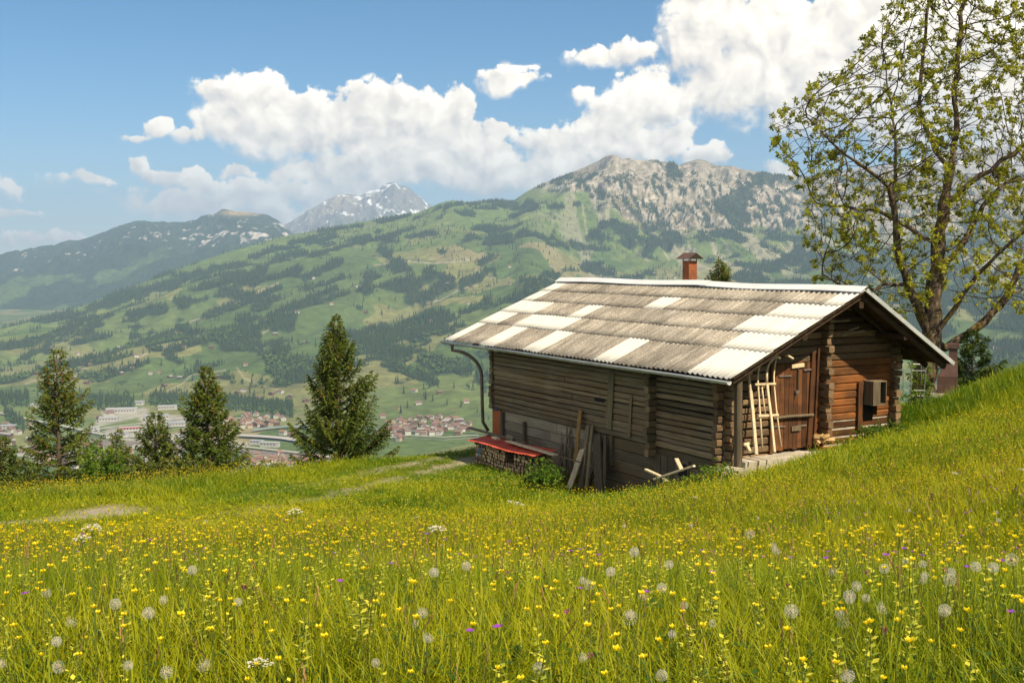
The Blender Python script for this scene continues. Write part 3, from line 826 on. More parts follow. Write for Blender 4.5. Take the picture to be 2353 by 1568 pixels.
a, b = gab(1818, 984), gab(1830, 984); m = MB(); m.ct = .6; m.box((a.x, GY - .07, a.z - .06), (b.x + .12, GY - .035, a.z + .05), 0); m.build('catch', [W_POST], door)
for (xt, yt, xb, yb, w) in ((1869, 808, 1857, 1005, 0.11), (1881, 800, 1869, 1010, 0.06)):
    a, b = gab(xt, yt), gab(xb, yb); m = MB(); m.ct = .4; m.bar((a.x, GY - 0.04, a.z), (b.x, GY - 0.04, -4.45), w, 0.07, 0, up=Vector((0, 1, 0)), segs=3, jit=.003); m.build('door_jamb', [W_DOOR], barn)
m = MB(); m.ct = .5; m.bar((DX0 - 0.09, GY - .03, -4.45), (DX0 - 0.09, GY - .03, -2.35), 0.13, 0.06, 0, up=Vector((0, 1, 0)), segs=3, jit=.003); m.build('door_jamb', [W_DOOR], barn)
# upright board and open wooden chute box on the lit wall, dark opening below it
a, b = gab(1977, 876), gab(1967, 985)
m = MB(); m.ct = .5; m.bar((a.x, GY - 0.045, a.z), (a.x, GY - 0.045, -4.12), 0.16, 0.06, 0, up=Vector((0, 1, 0)), segs=3, jit=.003); m.build('upright_board', [W_DOOR], barn)
bx0, bx1 = a.x + 0.12, a.x + 0.54; bz1 = a.z - 0.01; bz0 = bz1 - 0.52; by = GY - 0.34
m = MB()
m.ct = .6; m.box((bx0, by, bz0), (bx0 + .03, GY - .002, bz1), 0); m.ct = .3; m.box((bx1, by, bz0), (bx1 + .03, GY - .002, bz1), 0)
m.ct = 1.0; m.box((bx0, by, bz1 + .002), (bx1 + .03, GY - .002, bz1 + .03), 0); m.ct = .8; m.box((bx0, by, bz0 - .03), (bx1 + .03, GY - .002, bz0 - .002), 0)
m.ct = .4; m.box((bx0 + .03, by, bz0 + .003), (bx0 + .24, by + .025, bz1 - .003), 0)
m.build('chute_box', [W_POST], barn)
m = MB(); m.box((bx0 - .02, GY - .022, bz0 - .42), (bx0 + .34, GY + .01, bz0 - .06), 0); m.build('wall_opening', [DARKIN], barn)
m = MB(); m.ct = .9; m.box((bx0 + .34, GY - .14, bz0 - .30), (bx0 + .36, GY - .005, bz0 - .06), 0); m.build('shutter', [W_DARK], barn)
# roof support post at the near corner, purlins and tie pieces of the overhang
a = to_local(P(1692, 870, 24.48)); b = to_local(P(1703, 1082, 24.48))
m = MB(); m.ct = .25; m.bar((0.45, 0.3, roof_under(.45) + .04), (0.50, 0.32, -4.75), 0.15, 0.15, 0, up=Vector((0, 1, 0)), jit=.004, segs=5); m.build('support_post', [W_POST], barn)
for (x, zz) in ((0.62, roof_under(.62) - .06), (2.2, roof_under(2.2) - .12), (AX, AZ - .34), (5.4, roof_under(5.4) - .12), (6.15, roof_under(6.15) - .05)):
    m = MB(); m.ct = .3; m.bar((x, 0.12, zz), (x, GY + .1, zz), 0.14, 0.16, 0, jit=.004); m.build('purlin', [W_DARK], barn)
for (p, q) in (((1905, 738), (1952, 736)), ((1935, 770), (1985, 758)), ((1948, 760), (1972, 752)), ((1920, 700), (1955, 712))):
    a, b = gab(*p, GY - .3), gab(*q, GY - .3); m = MB(); m.ct = .9; m.bar(a, b, .03, .04, 0, jit=.005, segs=3); m.build('brace', [W_POST], barn)
# doorstep
m = MB(); m.box((0.85, 0.48, -5.1), (3.6, GY - .02, -4.47), 0, jit=.02); m.build('doorstep', [CONC], barn)

# ---- chimney
a = to_local(P(1584, 640, 30)); 
def chim(px, py, zc): return to_local(P(px, py, zc))
tC = 6.35
# find the axis of the shaft on the back slope just behind the ridge
cxl = AX + 0.42
best = min(np.arange(4, 11, 0.02), key=lambda t: abs(project(*to_world((cxl, t, AZ)))[0] - 1584.0)); tC = float(best)
wc = to_world((cxl, tC, AZ)); zcc = wc.y * CP - wc.z * SP
ztop = lambda py: P(1584, py, zcc).z
z_shaft, z_eav, z_ap = ztop(599), ztop(593), ztop(582)
hw = 0.5 * 20.6 / FPX * zcc * 1.0 / (math.cos(ANG)) * 0.98
mb = MB(); mb.box((cxl - hw, tC - hw, AZ - 0.9), (cxl + hw, tC + hw, z_shaft), 0)
chimney = mb.build('chimney', [RUST], barn)
for (sx_, sy_) in ((-1, -1), (1, -1), (-1, 1), (1, 1)):
    m = MB(); m.bar((cxl + sx_ * (hw - .012), tC + sy_ * (hw - .012), z_shaft - .01), (cxl + sx_ * (hw - .012), tC + sy_ * (hw - .012), z_eav + .03), .022, .022, 0); m.build('hood_support', [IRON], chimney)
m = MB(); ho = hw + 0.13; zr = z_ap + .02; ze = z_eav - .01
for (sgn) in (-1, 1):
    q = [Vector((cxl, tC - ho, zr)), Vector((cxl, tC + ho, zr)), Vector((cxl + sgn * ho, tC + ho, ze)), Vector((cxl + sgn * ho, tC - ho, ze))]
    m.add(q + [v - Vector((0, 0, .012)) for v in q], [(0, 1, 2, 3), (7, 6, 5, 4), (0, 4, 5, 1), (1, 5, 6, 2), (2, 6, 7, 3), (3, 7, 4, 0)], 0)
for y in (tC - ho + .01, tC + ho - .01): m.add([(cxl, y, zr - .012), (cxl + ho - .02, y, ze - .006), (cxl - ho + .02, y, ze - .006)], [(0, 1, 2)], 1)  # near-black panels close the two ends of the hood
m.build('hood', [RUSTD, plain('dark_hood_end', (0.03, 0.02, 0.015), .9)], chimney)
# ------------------------------------------------------------------ things around the barn
def lp(px, py, x): return ray_plane(px, py, (x, 0, 0), (1, 0, 0))          # on a plane parallel to the front wall
def W(v): return to_world(v)
def place(mbld, name, mats, label, cat, group=None, smooth=False):
    """a one-mesh thing with its origin at its lowest point"""
    vs = [Vector(v) for v in mbld.v]
    b = min(vs, key=lambda v: v.z); c = sum(vs, Vector()) / len(vs); o = Vector((c.x, c.y, b.z))
    mbld.v = [tuple(v - o) for v in vs]
    ob = mbld.build(name, mats, None, smooth); ob.location = o
    return tag(ob, label, cat, group)

# ---- stack of split firewood
LOGEND = wood('split_log', (0.20, 0.125, 0.065), (0.58, 0.42, 0.26), (8, 8, 8))
LOGBARK = wood('log_bark', (0.075, 0.050, 0.032), (0.24, 0.17, 0.11), (12, 3, 12))
def log_mesh(seed, ln):
    rr = random.Random(seed); m = MB(); k = rr.choice((3, 4, 4, 5, 7)); r = rr.uniform(0.050, 0.066)
    a0 = rr.uniform(0, 6.28); ring = [(r * rr.uniform(0.75, 1.1) * math.cos(a0 + 6.283 * i / k), r * rr.uniform(0.75, 1.1) * math.sin(a0 + 6.283 * i / k)) for i in range(k)]
    vs = [Vector((-ln / 2, y, z)) for y, z in ring] + [Vector((ln / 2, y, z)) for y, z in ring]
    m.ct = rr.uniform(0.05, 1)
    m.add(vs, [(i, (i + 1) % k, k + (i + 1) % k, k + i) for i in range(k)], 1)
    m.add(vs, [tuple(range(k - 1, -1, -1)), tuple(range(k, 2 * k))], 0)
    return m.mesh('firewood_log', [LOGEND, LOGBARK])
LOGM = [log_mesh(s, 0.40) for s in range(12)]
a = lp(1090, 1050, -0.62); b = lp(1236, 1085, -0.62)
tL, tR = a.y, b.y                                   # far end, near end
print('woodpile', tL, tR, a.z, b.z)
def gl(x, t): w = W((x, t, 0)); return float(gfast(w.x, w.y))
tin_top = lambda t: np.interp(t, [tR, tL], [lp(1234, 1043, -0.62).z, lp(1084, 1006, -0.62).z])
nlog = 0
t = tR + 0.05
rows = {}
while t < tL - 0.02 and nlog < 262:
    z0 = gl(-0.4, t) - 0.02; zt = tin_top(t) - 0.06
    if tR + 1.25 < t < tR + 1.75: zt -= 0.35          # the gap where logs were taken
    zz = z0 + 0.05
    while zz < zt - 0.03 and nlog < 262:
        crib = (t > tL - 0.62) or (t < tR + 0.55 and zz > z0 + 0.5)
        if crib and (int((zz - z0) / 0.1) % 2 == 1):
            zz += 0.100; continue
        ob = bpy.data.objects.new('firewood_log', LOGM[nlog % 12]); COL.objects.link(ob)
        ob.location = W((-0.42 + random.uniform(-.035, .035), t + random.uniform(-.012, .012), zz))
        ob.rotation_euler = (random.choice((0, 1.57, 3.14)) + random.uniform(-.3, .3), random.uniform(-.05, .05), ANG + random.uniform(-.07, .07))
        tag(ob, 'split firewood log with its pale end showing, in the stack under the red tin sheet', 'firewood', 'split logs of the covered stack'); nlog += 1
        zz += 0.100
    t += 0.104
crm = [log_mesh(50 + s, 0.58) for s in range(4)]
for (tc, zs) in ((tL - 0.32, 0.0), (tR + 0.30, 0.5)):
    z0 = gl(-0.6, tc); zt = tin_top(tc) - 0.08; zz = z0 + 0.14 + zs; i = 0
    while zz < zt:
        ob = bpy.data.objects.new('firewood_log', crm[i % 4]); COL.objects.link(ob)
        ob.location = W((-0.60, tc, zz)); ob.rotation_euler = (random.uniform(0, 3), 0, ANG + math.pi / 2 + random.uniform(-.03, .03))
        tag(ob, 'long split log lying crosswise at an end of the covered firewood stack', 'firewood', 'crosswise logs at the stack ends'); zz += 0.20; i += 1
REDTIN = mottled('red_tin', (0.40, 0.055, 0.030), (0.56, 0.110, 0.065), 3.5, 0.55, (1, 1, 1), 0.1)
m = MB(); vs = []; fs = []; nt_ = 72
for i in range(nt_ + 1):
    tt = tR - 0.12 + (tL - tR + 0.24) * i / nt_
    for (x, dz) in ((-0.80, -0.05), (-0.45, -0.01), (-0.05, 0.05)):
        vs.append(W((x + 0.02 * math.sin(tt * 9), tt, tin_top(tt) + dz + 0.014 * math.sin(tt * 2 * math.pi / 0.14) + 0.02 * math.sin(tt * 2.1))))
for i in range(nt_):
    for k in range(2): fs.append((i*3 + k, i*3 + k + 1, (i+1)*3 + k + 1, (i+1)*3 + k))
m.add(vs, fs, 0); m.add([v + Vector((0, 0, .008)) for v in vs], [f[::-1] for f in fs], 0)
place(m, 'tin_sheet', [REDTIN], 'wavy red tin sheet lying over the firewood stack', 'roofing sheet', None, True)
def plank_on_tin(p, q, x0, x1, w, h, mat, label, dz=0.06, name='plank'):
    a, b = lp(*p, x0), lp(*q, x1)
    m = MB(); m.ct = .8; m.bar(W(a), W(b), w, h, 0, jit=.002, segs=3)
    return place(m, name, [mat], label, 'plank')
def c3(cx, cy): return 1048.3 + .2444 * cx, 772.8 + .2444 * cy
def c4(cx, cy): return 1344 + .2444 * cx, 772.8 + .2444 * cy
plank_on_tin(c3(480, 980), c3(930, 1112), -0.40, -0.55, 0.16, 0.035, W_PALE, 'pale fresh plank lying lengthwise on the red tin sheet')
plank_on_tin(c3(120, 855), c3(640, 1000), -0.12, -0.18, 0.14, 0.04, W_POST, 'long dark plank on the wall side of the red tin sheet')
plank_on_tin(c3(925, 1108), c3(1172, 1182), -0.36, -0.46, 0.03, 0.03, W_POST, 'thin grey lath reaching from the red tin towards the leaning boards', name='lath')
a = lp(*c3(368, 948), -0.5); m = MB(); m.ct = .9; m.bar(W(a + Vector((0, .1, .0))), W(a + Vector((0, -.12, -.02))), .14, .05, 0, jit=.01); place(m, 'plank_offcut', [W_PALE], 'short pale offcut lying on the red tin sheet', 'offcut')
a = lp(*c3(505, 958), -0.3)
m = MB(); m.ct = .4; m.tube([W(a + Vector((0, .13, .04))), W(a + Vector((0, 0, .05))), W(a + Vector((.02, -.15, .0)))], [.06, .075, .05], 8, 0); place(m, 'log_piece', [W_GREY], 'short grey log lump weighing down the red tin sheet', 'log')
m = MB()
for (p, q) in ((c3(212, 1040), c3(210, 1115)), (c3(255, 1000), c3(215, 1105)), (c3(200, 1100), c3(228, 1118))):
    a, b = lp(*p, -.68), lp(*q, -.68); m.tube([W(a), W(a.lerp(b, .5) + Vector((-.02, .01, 0))), W(b)], .011, 5, 0)
place(m, 'twine', [plain('blue_twine', (0.10, 0.30, 0.52), .7)], 'knotted light blue twine hanging on the end of the firewood stack', 'twine')

# ---- boards leaning on the front wall
def leaner(top, bot, xt, xb, w, th, mat, label, name='leaning_board', cat='board', tone=.6):
    a, b = lp(*top, xt), lp(*bot, xb); b.z = min(b.z, gl(b.x, b.y) + 0.05)
    m = MB(); m.ct = tone; m.bar(W(b), W(a), th, w, 0, up=LD, jit=.004, segs=4)
    return place(m, name, [mat], label, cat)
W_AMBER = wood('amber_board', (0.13, 0.075, 0.022), (0.34, 0.21, 0.075), (14, 14, .8))
leaner(c3(1166, 688), c3(1105, 1190), FX - .07, .2, .16, .04, W_AMBER, 'amber brown board leaning against the barn wall beside the brush sticks')
leaner(c3(1240, 835), c3(1160, 1425), FX - .12, .02, .16, .05, W_POST, 'tall grey board in the middle of the leaning boards, broad face to the meadow', tone=.95)
leaner(c3(1277, 838), c3(1222, 1400), FX - .07, .05, .10, .05, W_BOARD, 'narrow olive board leaning just behind the tall grey one', tone=.95)
leaner(c3(1320, 925), c3(1342, 1490), FX - .1, .08, .30, .05, W_POST, 'widest dark brown board leaning at the right of the group', tone=.15)
leaner(c4(188, 930), c4(178, 1430), FX - .07, .16, .11, .04, W_POST, 'slim dark board nearest the bare wall, right of the widest one', tone=.25)
leaner(c3(1185, 1060), c3(1060, 1425), FX - .35, -.30, .20, .05, W_PALE, 'pale bleached slab slanting low in front of the leaning boards', tone=.5)
leaner(c3(1290, 1270), c3(1235, 1440), FX - .2, .1, .10, .05, W_DARK, 'short dark offcut slanting between the leaning boards', tone=.6)
STICK = wood('brushwood', (0.055, 0.040, 0.028), (0.19, 0.14, 0.095), (12, 12, 2))
for i in range(16):
    x0 = random.uniform(985, 1105); x1 = x0 - random.uniform(-30, 70); a = lp(*c3(x0, random.uniform(735, 960)), FX - .08); b = lp(*c3(x1, random.uniform(1180, 1320)), random.uniform(-.1, .35)); b.z = min(b.z, gl(b.x, b.y) + .15)
    mid = a.lerp(b, .5) + Vector((random.uniform(-.05, .05), random.uniform(-.08, .08), 0))
    m = MB(); m.ct = random.uniform(.1, 1); r = random.uniform(.011, .02); m.tube([W(b), W(mid), W(a)], [r, r * .8, r * .45], 5, 0)
    if i % 3 == 0: m.tube([W(mid), W(mid + Vector((-.05, random.uniform(-.3, .3), .35)))], [r * .6, r * .3], 4, 0)
    place(m, 'brush_stick', [STICK], 'crooked brown stick in the brushwood leaning on the barn wall', 'stick', 'brushwood sticks beside the leaning boards')

# ---- dropped laths near the corner
for (p, q, xp, xq, w, lab) in ((c4(568, 1248), c4(708, 1312), -1.0, -.9, .085, 'short pale lath at the left of the crossed laths by the wall'),
        (c4(650, 1338), c4(1024, 1214), -1.05, -.75, .085, 'long pale lath lying across the others in the weeds by the wall'),
        (c4(858, 1150), c4(908, 1255), -.5, -.85, .09, 'pale lath end standing up behind the long crossed lath'),
        (c4(735, 1336), c4(772, 1362), -1.1, -1.15, .07, 'stubby lath end poking from the grass below the crossed laths')):
    m = MB(); m.ct = .7; m.bar(W(lp(*p, xp)), W(lp(*q, xq)), w, .045, 0, jit=.002, segs=2); place(m, 'lath', [W_PALE], lab, 'lath')

# ---- wooden hay sledge and a spare runner leaning on the gable
def cg(cx, cy): return 1639.7 + .1928 * cx, 772.8 + .1928 * cy
def gp(c, y): v = ray_plane(*cg(*c), (0, y, 0), (0, 1, 0)); return v
def gpole(m, pts, ys, rad, flat=None):
    P_ = [gp(p, y) for p, y in zip(pts, ys)]
    m.ct = .8
    if flat:
        for u, v_ in zip(P_[:-1], P_[1:]): m.bar(u, v_ + (v_ - u).normalized() * .004, flat, flat * .7, 0, up=Vector((0, 1, 0)))
    else: m.tube(P_, rad, 7, 0)
sled = empty('hay_sledge', ORG, ANG); tag(sled, 'pale wooden hay sledge with bent runners leaning upright beside the plank door', 'sledge')
for (pts, ys, rad, flat, nm) in (
        ([(548, 318), (530, 420), (522, 500), (526, 565), (548, 900), (578, 1335)], [.75, .72, .66, .6, .4, .12], .021, None, 'pole'),
        ([(728, 243), (668, 305), (636, 370), (628, 450), (632, 555)], [.70, .66, .62, .58, .55], .03, None, 'runner'),
        ([(632, 555), (655, 760), (680, 940), (722, 1372)], [.55, .42, .3, .05], None, .062, 'rail'),
        ([(742, 250), (722, 370), (714, 470), (716, 565), (742, 860), (802, 1310)], [.74, .7, .66, .6, .42, .12], .02, None, 'pole'),
        ([(571, 588), (590, 760), (612, 925)], [.6, .5, .4], .018, None, 'slat'),
        ([(490, 570), (610, 566), (733, 562)], [.57, .565, .56], None, .05, 'rung'),
        ([(528, 946), (650, 940), (768, 932)], [.33, .33, .33], None, .05, 'rung')):
    m = MB(); gpole(m, pts, ys, rad, flat); m.build(nm, [W_PALE], sled, flat is None)
m = MB(); m.ct = .6
Pp = [W(gp(p, y)) for p, y in (((430, 335), .75), ((413, 385), .72), ((420, 520), .62), ((436, 645), .55))]
m.tube(Pp, .03, 7, 0)
Pq = [W(gp(p, y)) for p, y in (((436, 645), .55), ((462, 900), .36), ((505, 1402), 0.0))]
for u, v_ in zip(Pq[:-1], Pq[1:]): m.bar(u, v_ + (v_ - u) * .005, .085, .05, 0, up=LD)
place(m, 'sledge_runner', [W_PALE], 'single bent runner leaning on the gable left of the hay sledge', 'runner')
for (p, q, lab) in (((650, 222), (792, 257), 'left of two poles stuck under the eave above the sledge'), ((835, 222), (945, 265), 'right of two poles stuck under the eave above the sledge')):
    m = MB(); m.ct = .9; a, b = gp(p, .55), gp(q, .30); m.tube([W(a), W(a.lerp(b, .5) + Vector((0, 0, .02))), W(b)], .026, 7, 0); place(m, 'eave_pole', [W_PALE], lab, 'pole', None, True)
m = MB(); m.ct = .9; a, b = gp((392, 1290), .55), gp((432, 1370), .3); m.bar(W(a), W(b), .07, .07, 0); m.bar(W(a + Vector((-.09, 0, .01))), W(a + Vector((.10, 0, .03))), .06, .06, 0)
place(m, 'wooden_mallet', [W_PALE], 'pale wooden mallet standing on the doorstep behind the post', 'mallet')
fm = [log_mesh(90 + s, 0.34) for s in range(4)]
PALELOG = wood('fresh_split_log', (0.36, 0.22, 0.09), (0.66, 0.46, 0.22), (6, 6, 6))
for k in fm: k.materials[0] = PALELOG; k.materials[1] = PALELOG
for i in range(9):
    v = ray_plane(1884 + (i % 5) * 5.5, 1010 - (i // 5) * 8, (0, GY - .30 - .05 * (i % 2), 0), (0, 1, 0))
    ob = bpy.data.objects.new('split_log', fm[i % 4]); COL.objects.link(ob); w = W(v); ob.location = w
    ob.rotation_euler = (i * 1.3, random.uniform(-.4, .4), ANG + random.uniform(-.5, .9)); tag(ob, 'freshly split yellow log in the little heap at the foot of the gable', 'firewood', 'fresh split logs at the gable')

# ---- outdoor metal fireplace
ZF = 31.5
def c5(cx, cy): return 2016 + .2228 * cx, 604.8 + .2228 * cy
fb = P(*c5(715, 1335), ZF); px = ZF / FPX * .2228
FA = R(-22)
oven = empty('garden_fireplace', fb, FA); tag(oven, 'brown sheet metal garden fireplace with tapered hood and square flue', 'fireplace')
def frust(m, z0, z1, a0, a1, mi=0, off=(0, 0)):
    vs = [(-a0[0], -a0[1], z0), (a0[0], -a0[1], z0), (a0[0], a0[1], z0), (-a0[0], a0[1], z0), (-a1[0] + off[0], -a1[1] + off[1], z1), (a1[0] + off[0], -a1[1] + off[1], z1), (a1[0] + off[0], a1[1] + off[1], z1), (-a1[0] + off[0], a1[1] + off[1], z1)]
    m.add(vs, [(3, 2, 1, 0), (4, 5, 6, 7), (0, 1, 5, 4), (1, 2, 6, 5), (2, 3, 7, 6), (3, 0, 4, 7)], mi)
hgt = lambda y0, y1: (y0 - y1) * px
h1, h2, h3, h4 = hgt(1335, 1160), hgt(1335, 1000), hgt(1335, 875), hgt(1335, 868)
m = MB(); frust(m, 0, h1, (.26, .20), (.26, .20)); m.build('firebox', [RUSTD], oven)
m = MB(); frust(m, h1, h2, (.262, .202), (.115, .11), 0, (.13, 0)); m.build('hood', [RUSTD], oven)
m = MB(); frust(m, h2, h3, (.11, .105), (.11, .105)); m.v = [(x + .13, y, z) for x, y, z in m.v]; m.build('flue', [RUSTD], oven)
m = MB(); frust(m, hgt(1335, 866), hgt(1335, 822), (.155, .14), (.155, .14)); m.v = [(x + .13, y, z) for x, y, z in m.v]
for sx_ in (-.09, .09): m.box((.13 + sx_ - .01, -.02, h3), (.13 + sx_ + .01, .02, hgt(1335, 866) + .01), 0)
m.build('flue_cap', [RUSTD], oven)
m = MB(); m.box((-.42, -.30, -.5), (.36, .28, -.004), 0, jit=.01); m.build('stone_slab', [CONC], oven)
# ---- steel frame of a trellis behind the barn corner
GALV = mottled('galvanised_tube', (0.15, 0.155, 0.15), (0.25, 0.255, 0.25), 5, .5, (1, 1, 1), .05, .01, .4)
tre = empty('steel_trellis', P(*c5(345, 1460), 31), 0); tag(tre, 'thin grey steel trellis frame standing between barn corner and tree', 'trellis')
o_ = tre.location.copy()
for (p, q, r, nm) in (((348, 1035), (338, 1470), .016, 'upright'), ((448, 1045), (452, 1200), .010, 'upright'), ((500, 1050), (470, 1450), .014, 'upright'), ((262, 1095), (262, 1400), .012, 'upright'),
        ((350, 1105), (500, 1106), .010, 'rail'), ((260, 1290), (345, 1330), .009, 'rail'), ((345, 1308), (490, 1310), .012, 'rail'), ((345, 1362), (480, 1366), .012, 'rail'), ((360, 1037), (520, 1046), .018, 'rail')):
    m = MB(); m.tube([P(*c5(*p), 31) - o_, P(*c5(*q), 31) - o_], r, 6, 0); m.build(nm, [GALV], tre)
# pale stone in the grass
m = MB(); v = on_ground(1184, 1166); m.box((v.x - .16, v.y - .09, v.z - .05), (v.x + .16, v.y + .09, v.z + .13), 0, jit=.035)
place(m, 'pale_stone', [mottled('limestone', (.42, .38, .32), (.66, .62, .55), 8, .9)], 'pale stone lying in the bare patch below the barn', 'stone')
for (qx, qy, lab) in ((1700, 1082, 'pale foundation stone under the foot of the corner post'), (1668, 1078, 'rough foundation stone under the log corner')):
    v = P(qx, qy, 24.4); m = MB(); m.box((v.x - .24, v.y - .15, v.z - .35), (v.x + .22, v.y + .2, v.z + .05), 0, jit=.05); place(m, 'foundation_stone', [CONC], lab, 'stone')

# ------------------------------------------------------------------ plants
def cards(c, d, ln, wd, rng, n_hint=None):
    """rhombic leaf faces: centres c, directions d (n,3), length and width arrays"""
    n = len(c); u = rng.normal(size=(n, 3)); u -= d * np.sum(u * d, 1, keepdims=True); u /= np.linalg.norm(u, axis=1, keepdims=True) + 1e-9
    ln = np.broadcast_to(ln, (n,))[:, None]; wd = np.broadcast_to(wd, (n,))[:, None]
    v = np.stack([c - d * ln * .5, c + u * wd * .5 + d * ln * .08, c + d * ln * .5, c - u * wd * .5 + d * ln * .08], 1)
    return v.reshape(-1, 3), np.arange(4 * n).reshape(n, 4)
BARK = wood('spruce_bark', (0.045, 0.032, 0.022), (0.14, 0.10, 0.07), (10, 10, 3))
NEEDLE = leafy('spruce_needles', (0.028, 0.054, 0.006), (0.088, 0.130, 0.011), (0.165, 0.170, 0.018), .25)
CONE = plain('spruce_cone', (0.26, 0.115, 0.045), .8)
def spruce(px, top, zc, hw, seed, label, group, gaps=0.0, asc=0.0, dens=1.0, vb=1100, cone=0.5, tone=0.0, zbase=None):
    rng = np.random.default_rng(seed)
    t = P(px, top, zc); g = gz(t.x, t.y) - 0.1 if zbase is None else zbase
    H = t.z - g; svis = max(.12, 1 - (t.z - P(px, vb, zc).z) / H); Rm = hw / FPX * zc / (1 - svis) ** .82
    root = empty('spruce_tree', (t.x, t.y, g)); tag(root, label, 'spruce', group)
    m = MB(); lean = rng.normal(0, .02, 2)
    m.tube([(lean[0] * H * s + .03 * math.sin(5 * s), lean[1] * H * s, H * s) for s in np.linspace(0, 1, 9)], [(.017 * H * (1 - s) ** .9 + .006) for s in np.linspace(0, 1, 9)], 8, 0)
    C, D, Lh, Wd, T = [], [], [], [], []
    CV, CF = [], []
    z = 0.04 * H
    while z < H * 0.985:
        s = z / H
        nb = int(rng.integers(6, 9)) if s < .9 else 4
        prof = (1 - s) ** .82
        ph = rng.uniform(0, 6.28)
        for k in range(nb):
            if rng.random() < gaps: continue
            L = Rm * 1.10 * prof * rng.uniform(.55, 1.15) + .10
            if rng.random() < .12: L *= 1.18
            az_ = ph + 6.283 * k / nb + rng.normal(0, .25)
            el0 = asc + .10 + .75 * s ** 1.5 + rng.normal(0, .12) - .28 * (1 - s)
            n = max(4, int(L / .075)); q = np.linspace(.0, 1, n)
            curve = el0 + (.42 + asc * .5) * (q - .35)                      # tips sweep up
            hx = np.cumsum(np.cos(curve)) * L / n; hz = np.cumsum(np.sin(curve)) * L / n
            ca, sa = math.cos(az_), math.sin(az_)
            pts = np.stack([hx * ca + lean[0] * z, hx * sa + lean[1] * z, z + hz + rng.normal(0, .01, n)], 1)
            step = max(1, n // 4)
            m.tube([tuple(p) for p in pts[::step]], [max(.004, .018 * L * (1 - i / max(1, len(pts[::step])))) for i in range(len(pts[::step]))], 4, 0, False)
            tint = np.clip(rng.normal(.40 + tone * .8, .16), 0, 1)
            for j in range(1, n):
                f = q[j]
                if f < .16: continue
                tl = (0.10 + .34 * L * (1 - f) ** .8 * (.4 + f)) * rng.uniform(.7, 1.2)
                for side in (-1, 1):
                    a2 = az_ + side * rng.uniform(.7, 1.15)
                    nn = max(2, int(tl / .032 * dens)); u = (np.arange(nn) + rng.uniform(.2, .9)) / nn
                    droop = rng.uniform(.15, .8) * (1 - .6 * s)
                    cx = pts[j, 0] + math.cos(a2) * tl * u; cy = pts[j, 1] + math.sin(a2) * tl * u; cz = pts[j, 2] - droop * tl * u ** 1.4
                    cc = np.stack([cx, cy, cz], 1)
                    dd = np.tile(np.array([math.cos(a2), math.sin(a2), -droop * .9]), (nn, 1)) + rng.normal(0, .35, (nn, 3))
                    C.append(cc + rng.normal(0, .012, (nn, 3))); D.append(dd); T.append(np.clip(tint + rng.normal(0, .12, nn) + .16 * (u - .5) + .1 * (f - .5), 0, 1))
                cc = pts[j] + rng.normal(0, .015, (2, 3)); C.append(cc); D.append(np.tile(pts[j] - pts[j - 1], (2, 1)) / (L / n) + rng.normal(0, .4, (2, 3))); T.append(np.clip(tint + .12 + rng.normal(0, .1, 2), 0, 1))
                if s > 1 - cone and rng.random() < .22 * (s + .2):
                    CV.append(pts[j] + np.array((0, 0, -.09)))
        z += (0.135 + .115 * (1 - s)) * (1 if H < 7 else H / 7) * rng.uniform(.8, 1.2)
    C = np.concatenate(C); D = np.concatenate(D); D /= np.linalg.norm(D, axis=1, keepdims=True); T = np.concatenate(T)
    v, f = cards(C, D, rng.uniform(.08, .15, len(C)), rng.uniform(.028, .048, len(C)), rng)
    mi = np.zeros(len(f)); tt = np.repeat(T, 4)
    if CV:
        cv = np.repeat(np.array(CV), 3, 0); v2, f2 = cards(cv, np.tile(np.array((0, 0, -1.0)), (len(cv), 1)) + rng.normal(0, .06, (len(cv), 3)), .13, .045, rng)
        f = np.concatenate([f, f2 + len(v)]); v = np.concatenate([v, v2]); mi = np.r_[mi, np.ones(len(f2))]; tt = np.r_[tt, np.zeros(len(v2))]
    link_mesh('crown', np_mesh('crown', v, f, [NEEDLE, CONE], False, {'tint': tt}, mi), root)
    m.build('trunk', [BARK], root, True)
    return len(C)
cnt = 0
cnt += spruce(122, 797, 37, 84, 1, 'tall russet tipped spruce at the left end of the meadow edge', None, .10, -.05, 1.0, 1060, cone=.75, tone=.28)
cnt += spruce(268, 985, 40, 40, 2, 'thin young spruce between two larger ones at the meadow edge', None, .15, .0, 1.0, 1090, tone=.22)
cnt += spruce(345, 944, 39, 62, 3, 'short bushy spruce left of the full green spruce', None, .06, .0, 1.0, 1090, tone=.2)
cnt += spruce(480, 843, 38, 80, 4, 'full conical green spruce right of the short bushy one', None, .04, .02, 1.1, 1060, cone=.35, tone=.2)
cnt += spruce(783, 724, 41, 112, 5, 'tallest spruce with ragged upswept branches, alone left of the barn', None, .20, .28, 1.15, 1020, cone=.45, tone=.22)
cnt += spruce(-8, 1010, 36, 50, 6, 'dark young spruce cut by the left edge of the view', None, .05, .0, 1.0, 1110, tone=-.05)
cnt += spruce(1653, 596, 50, 30, 7, 'spruce tip rising above the barn ridge beside the chimney', None, .15, .25, 1.0, 650, cone=.5, tone=.3, zbase=-8.5)
cnt += spruce(2243, 758, 38, 66, 8, 'dark green young spruce behind the grassy bank at right', None, .12, .05, 1.0, 880, cone=0, tone=-.22)
print('needle cards', cnt)

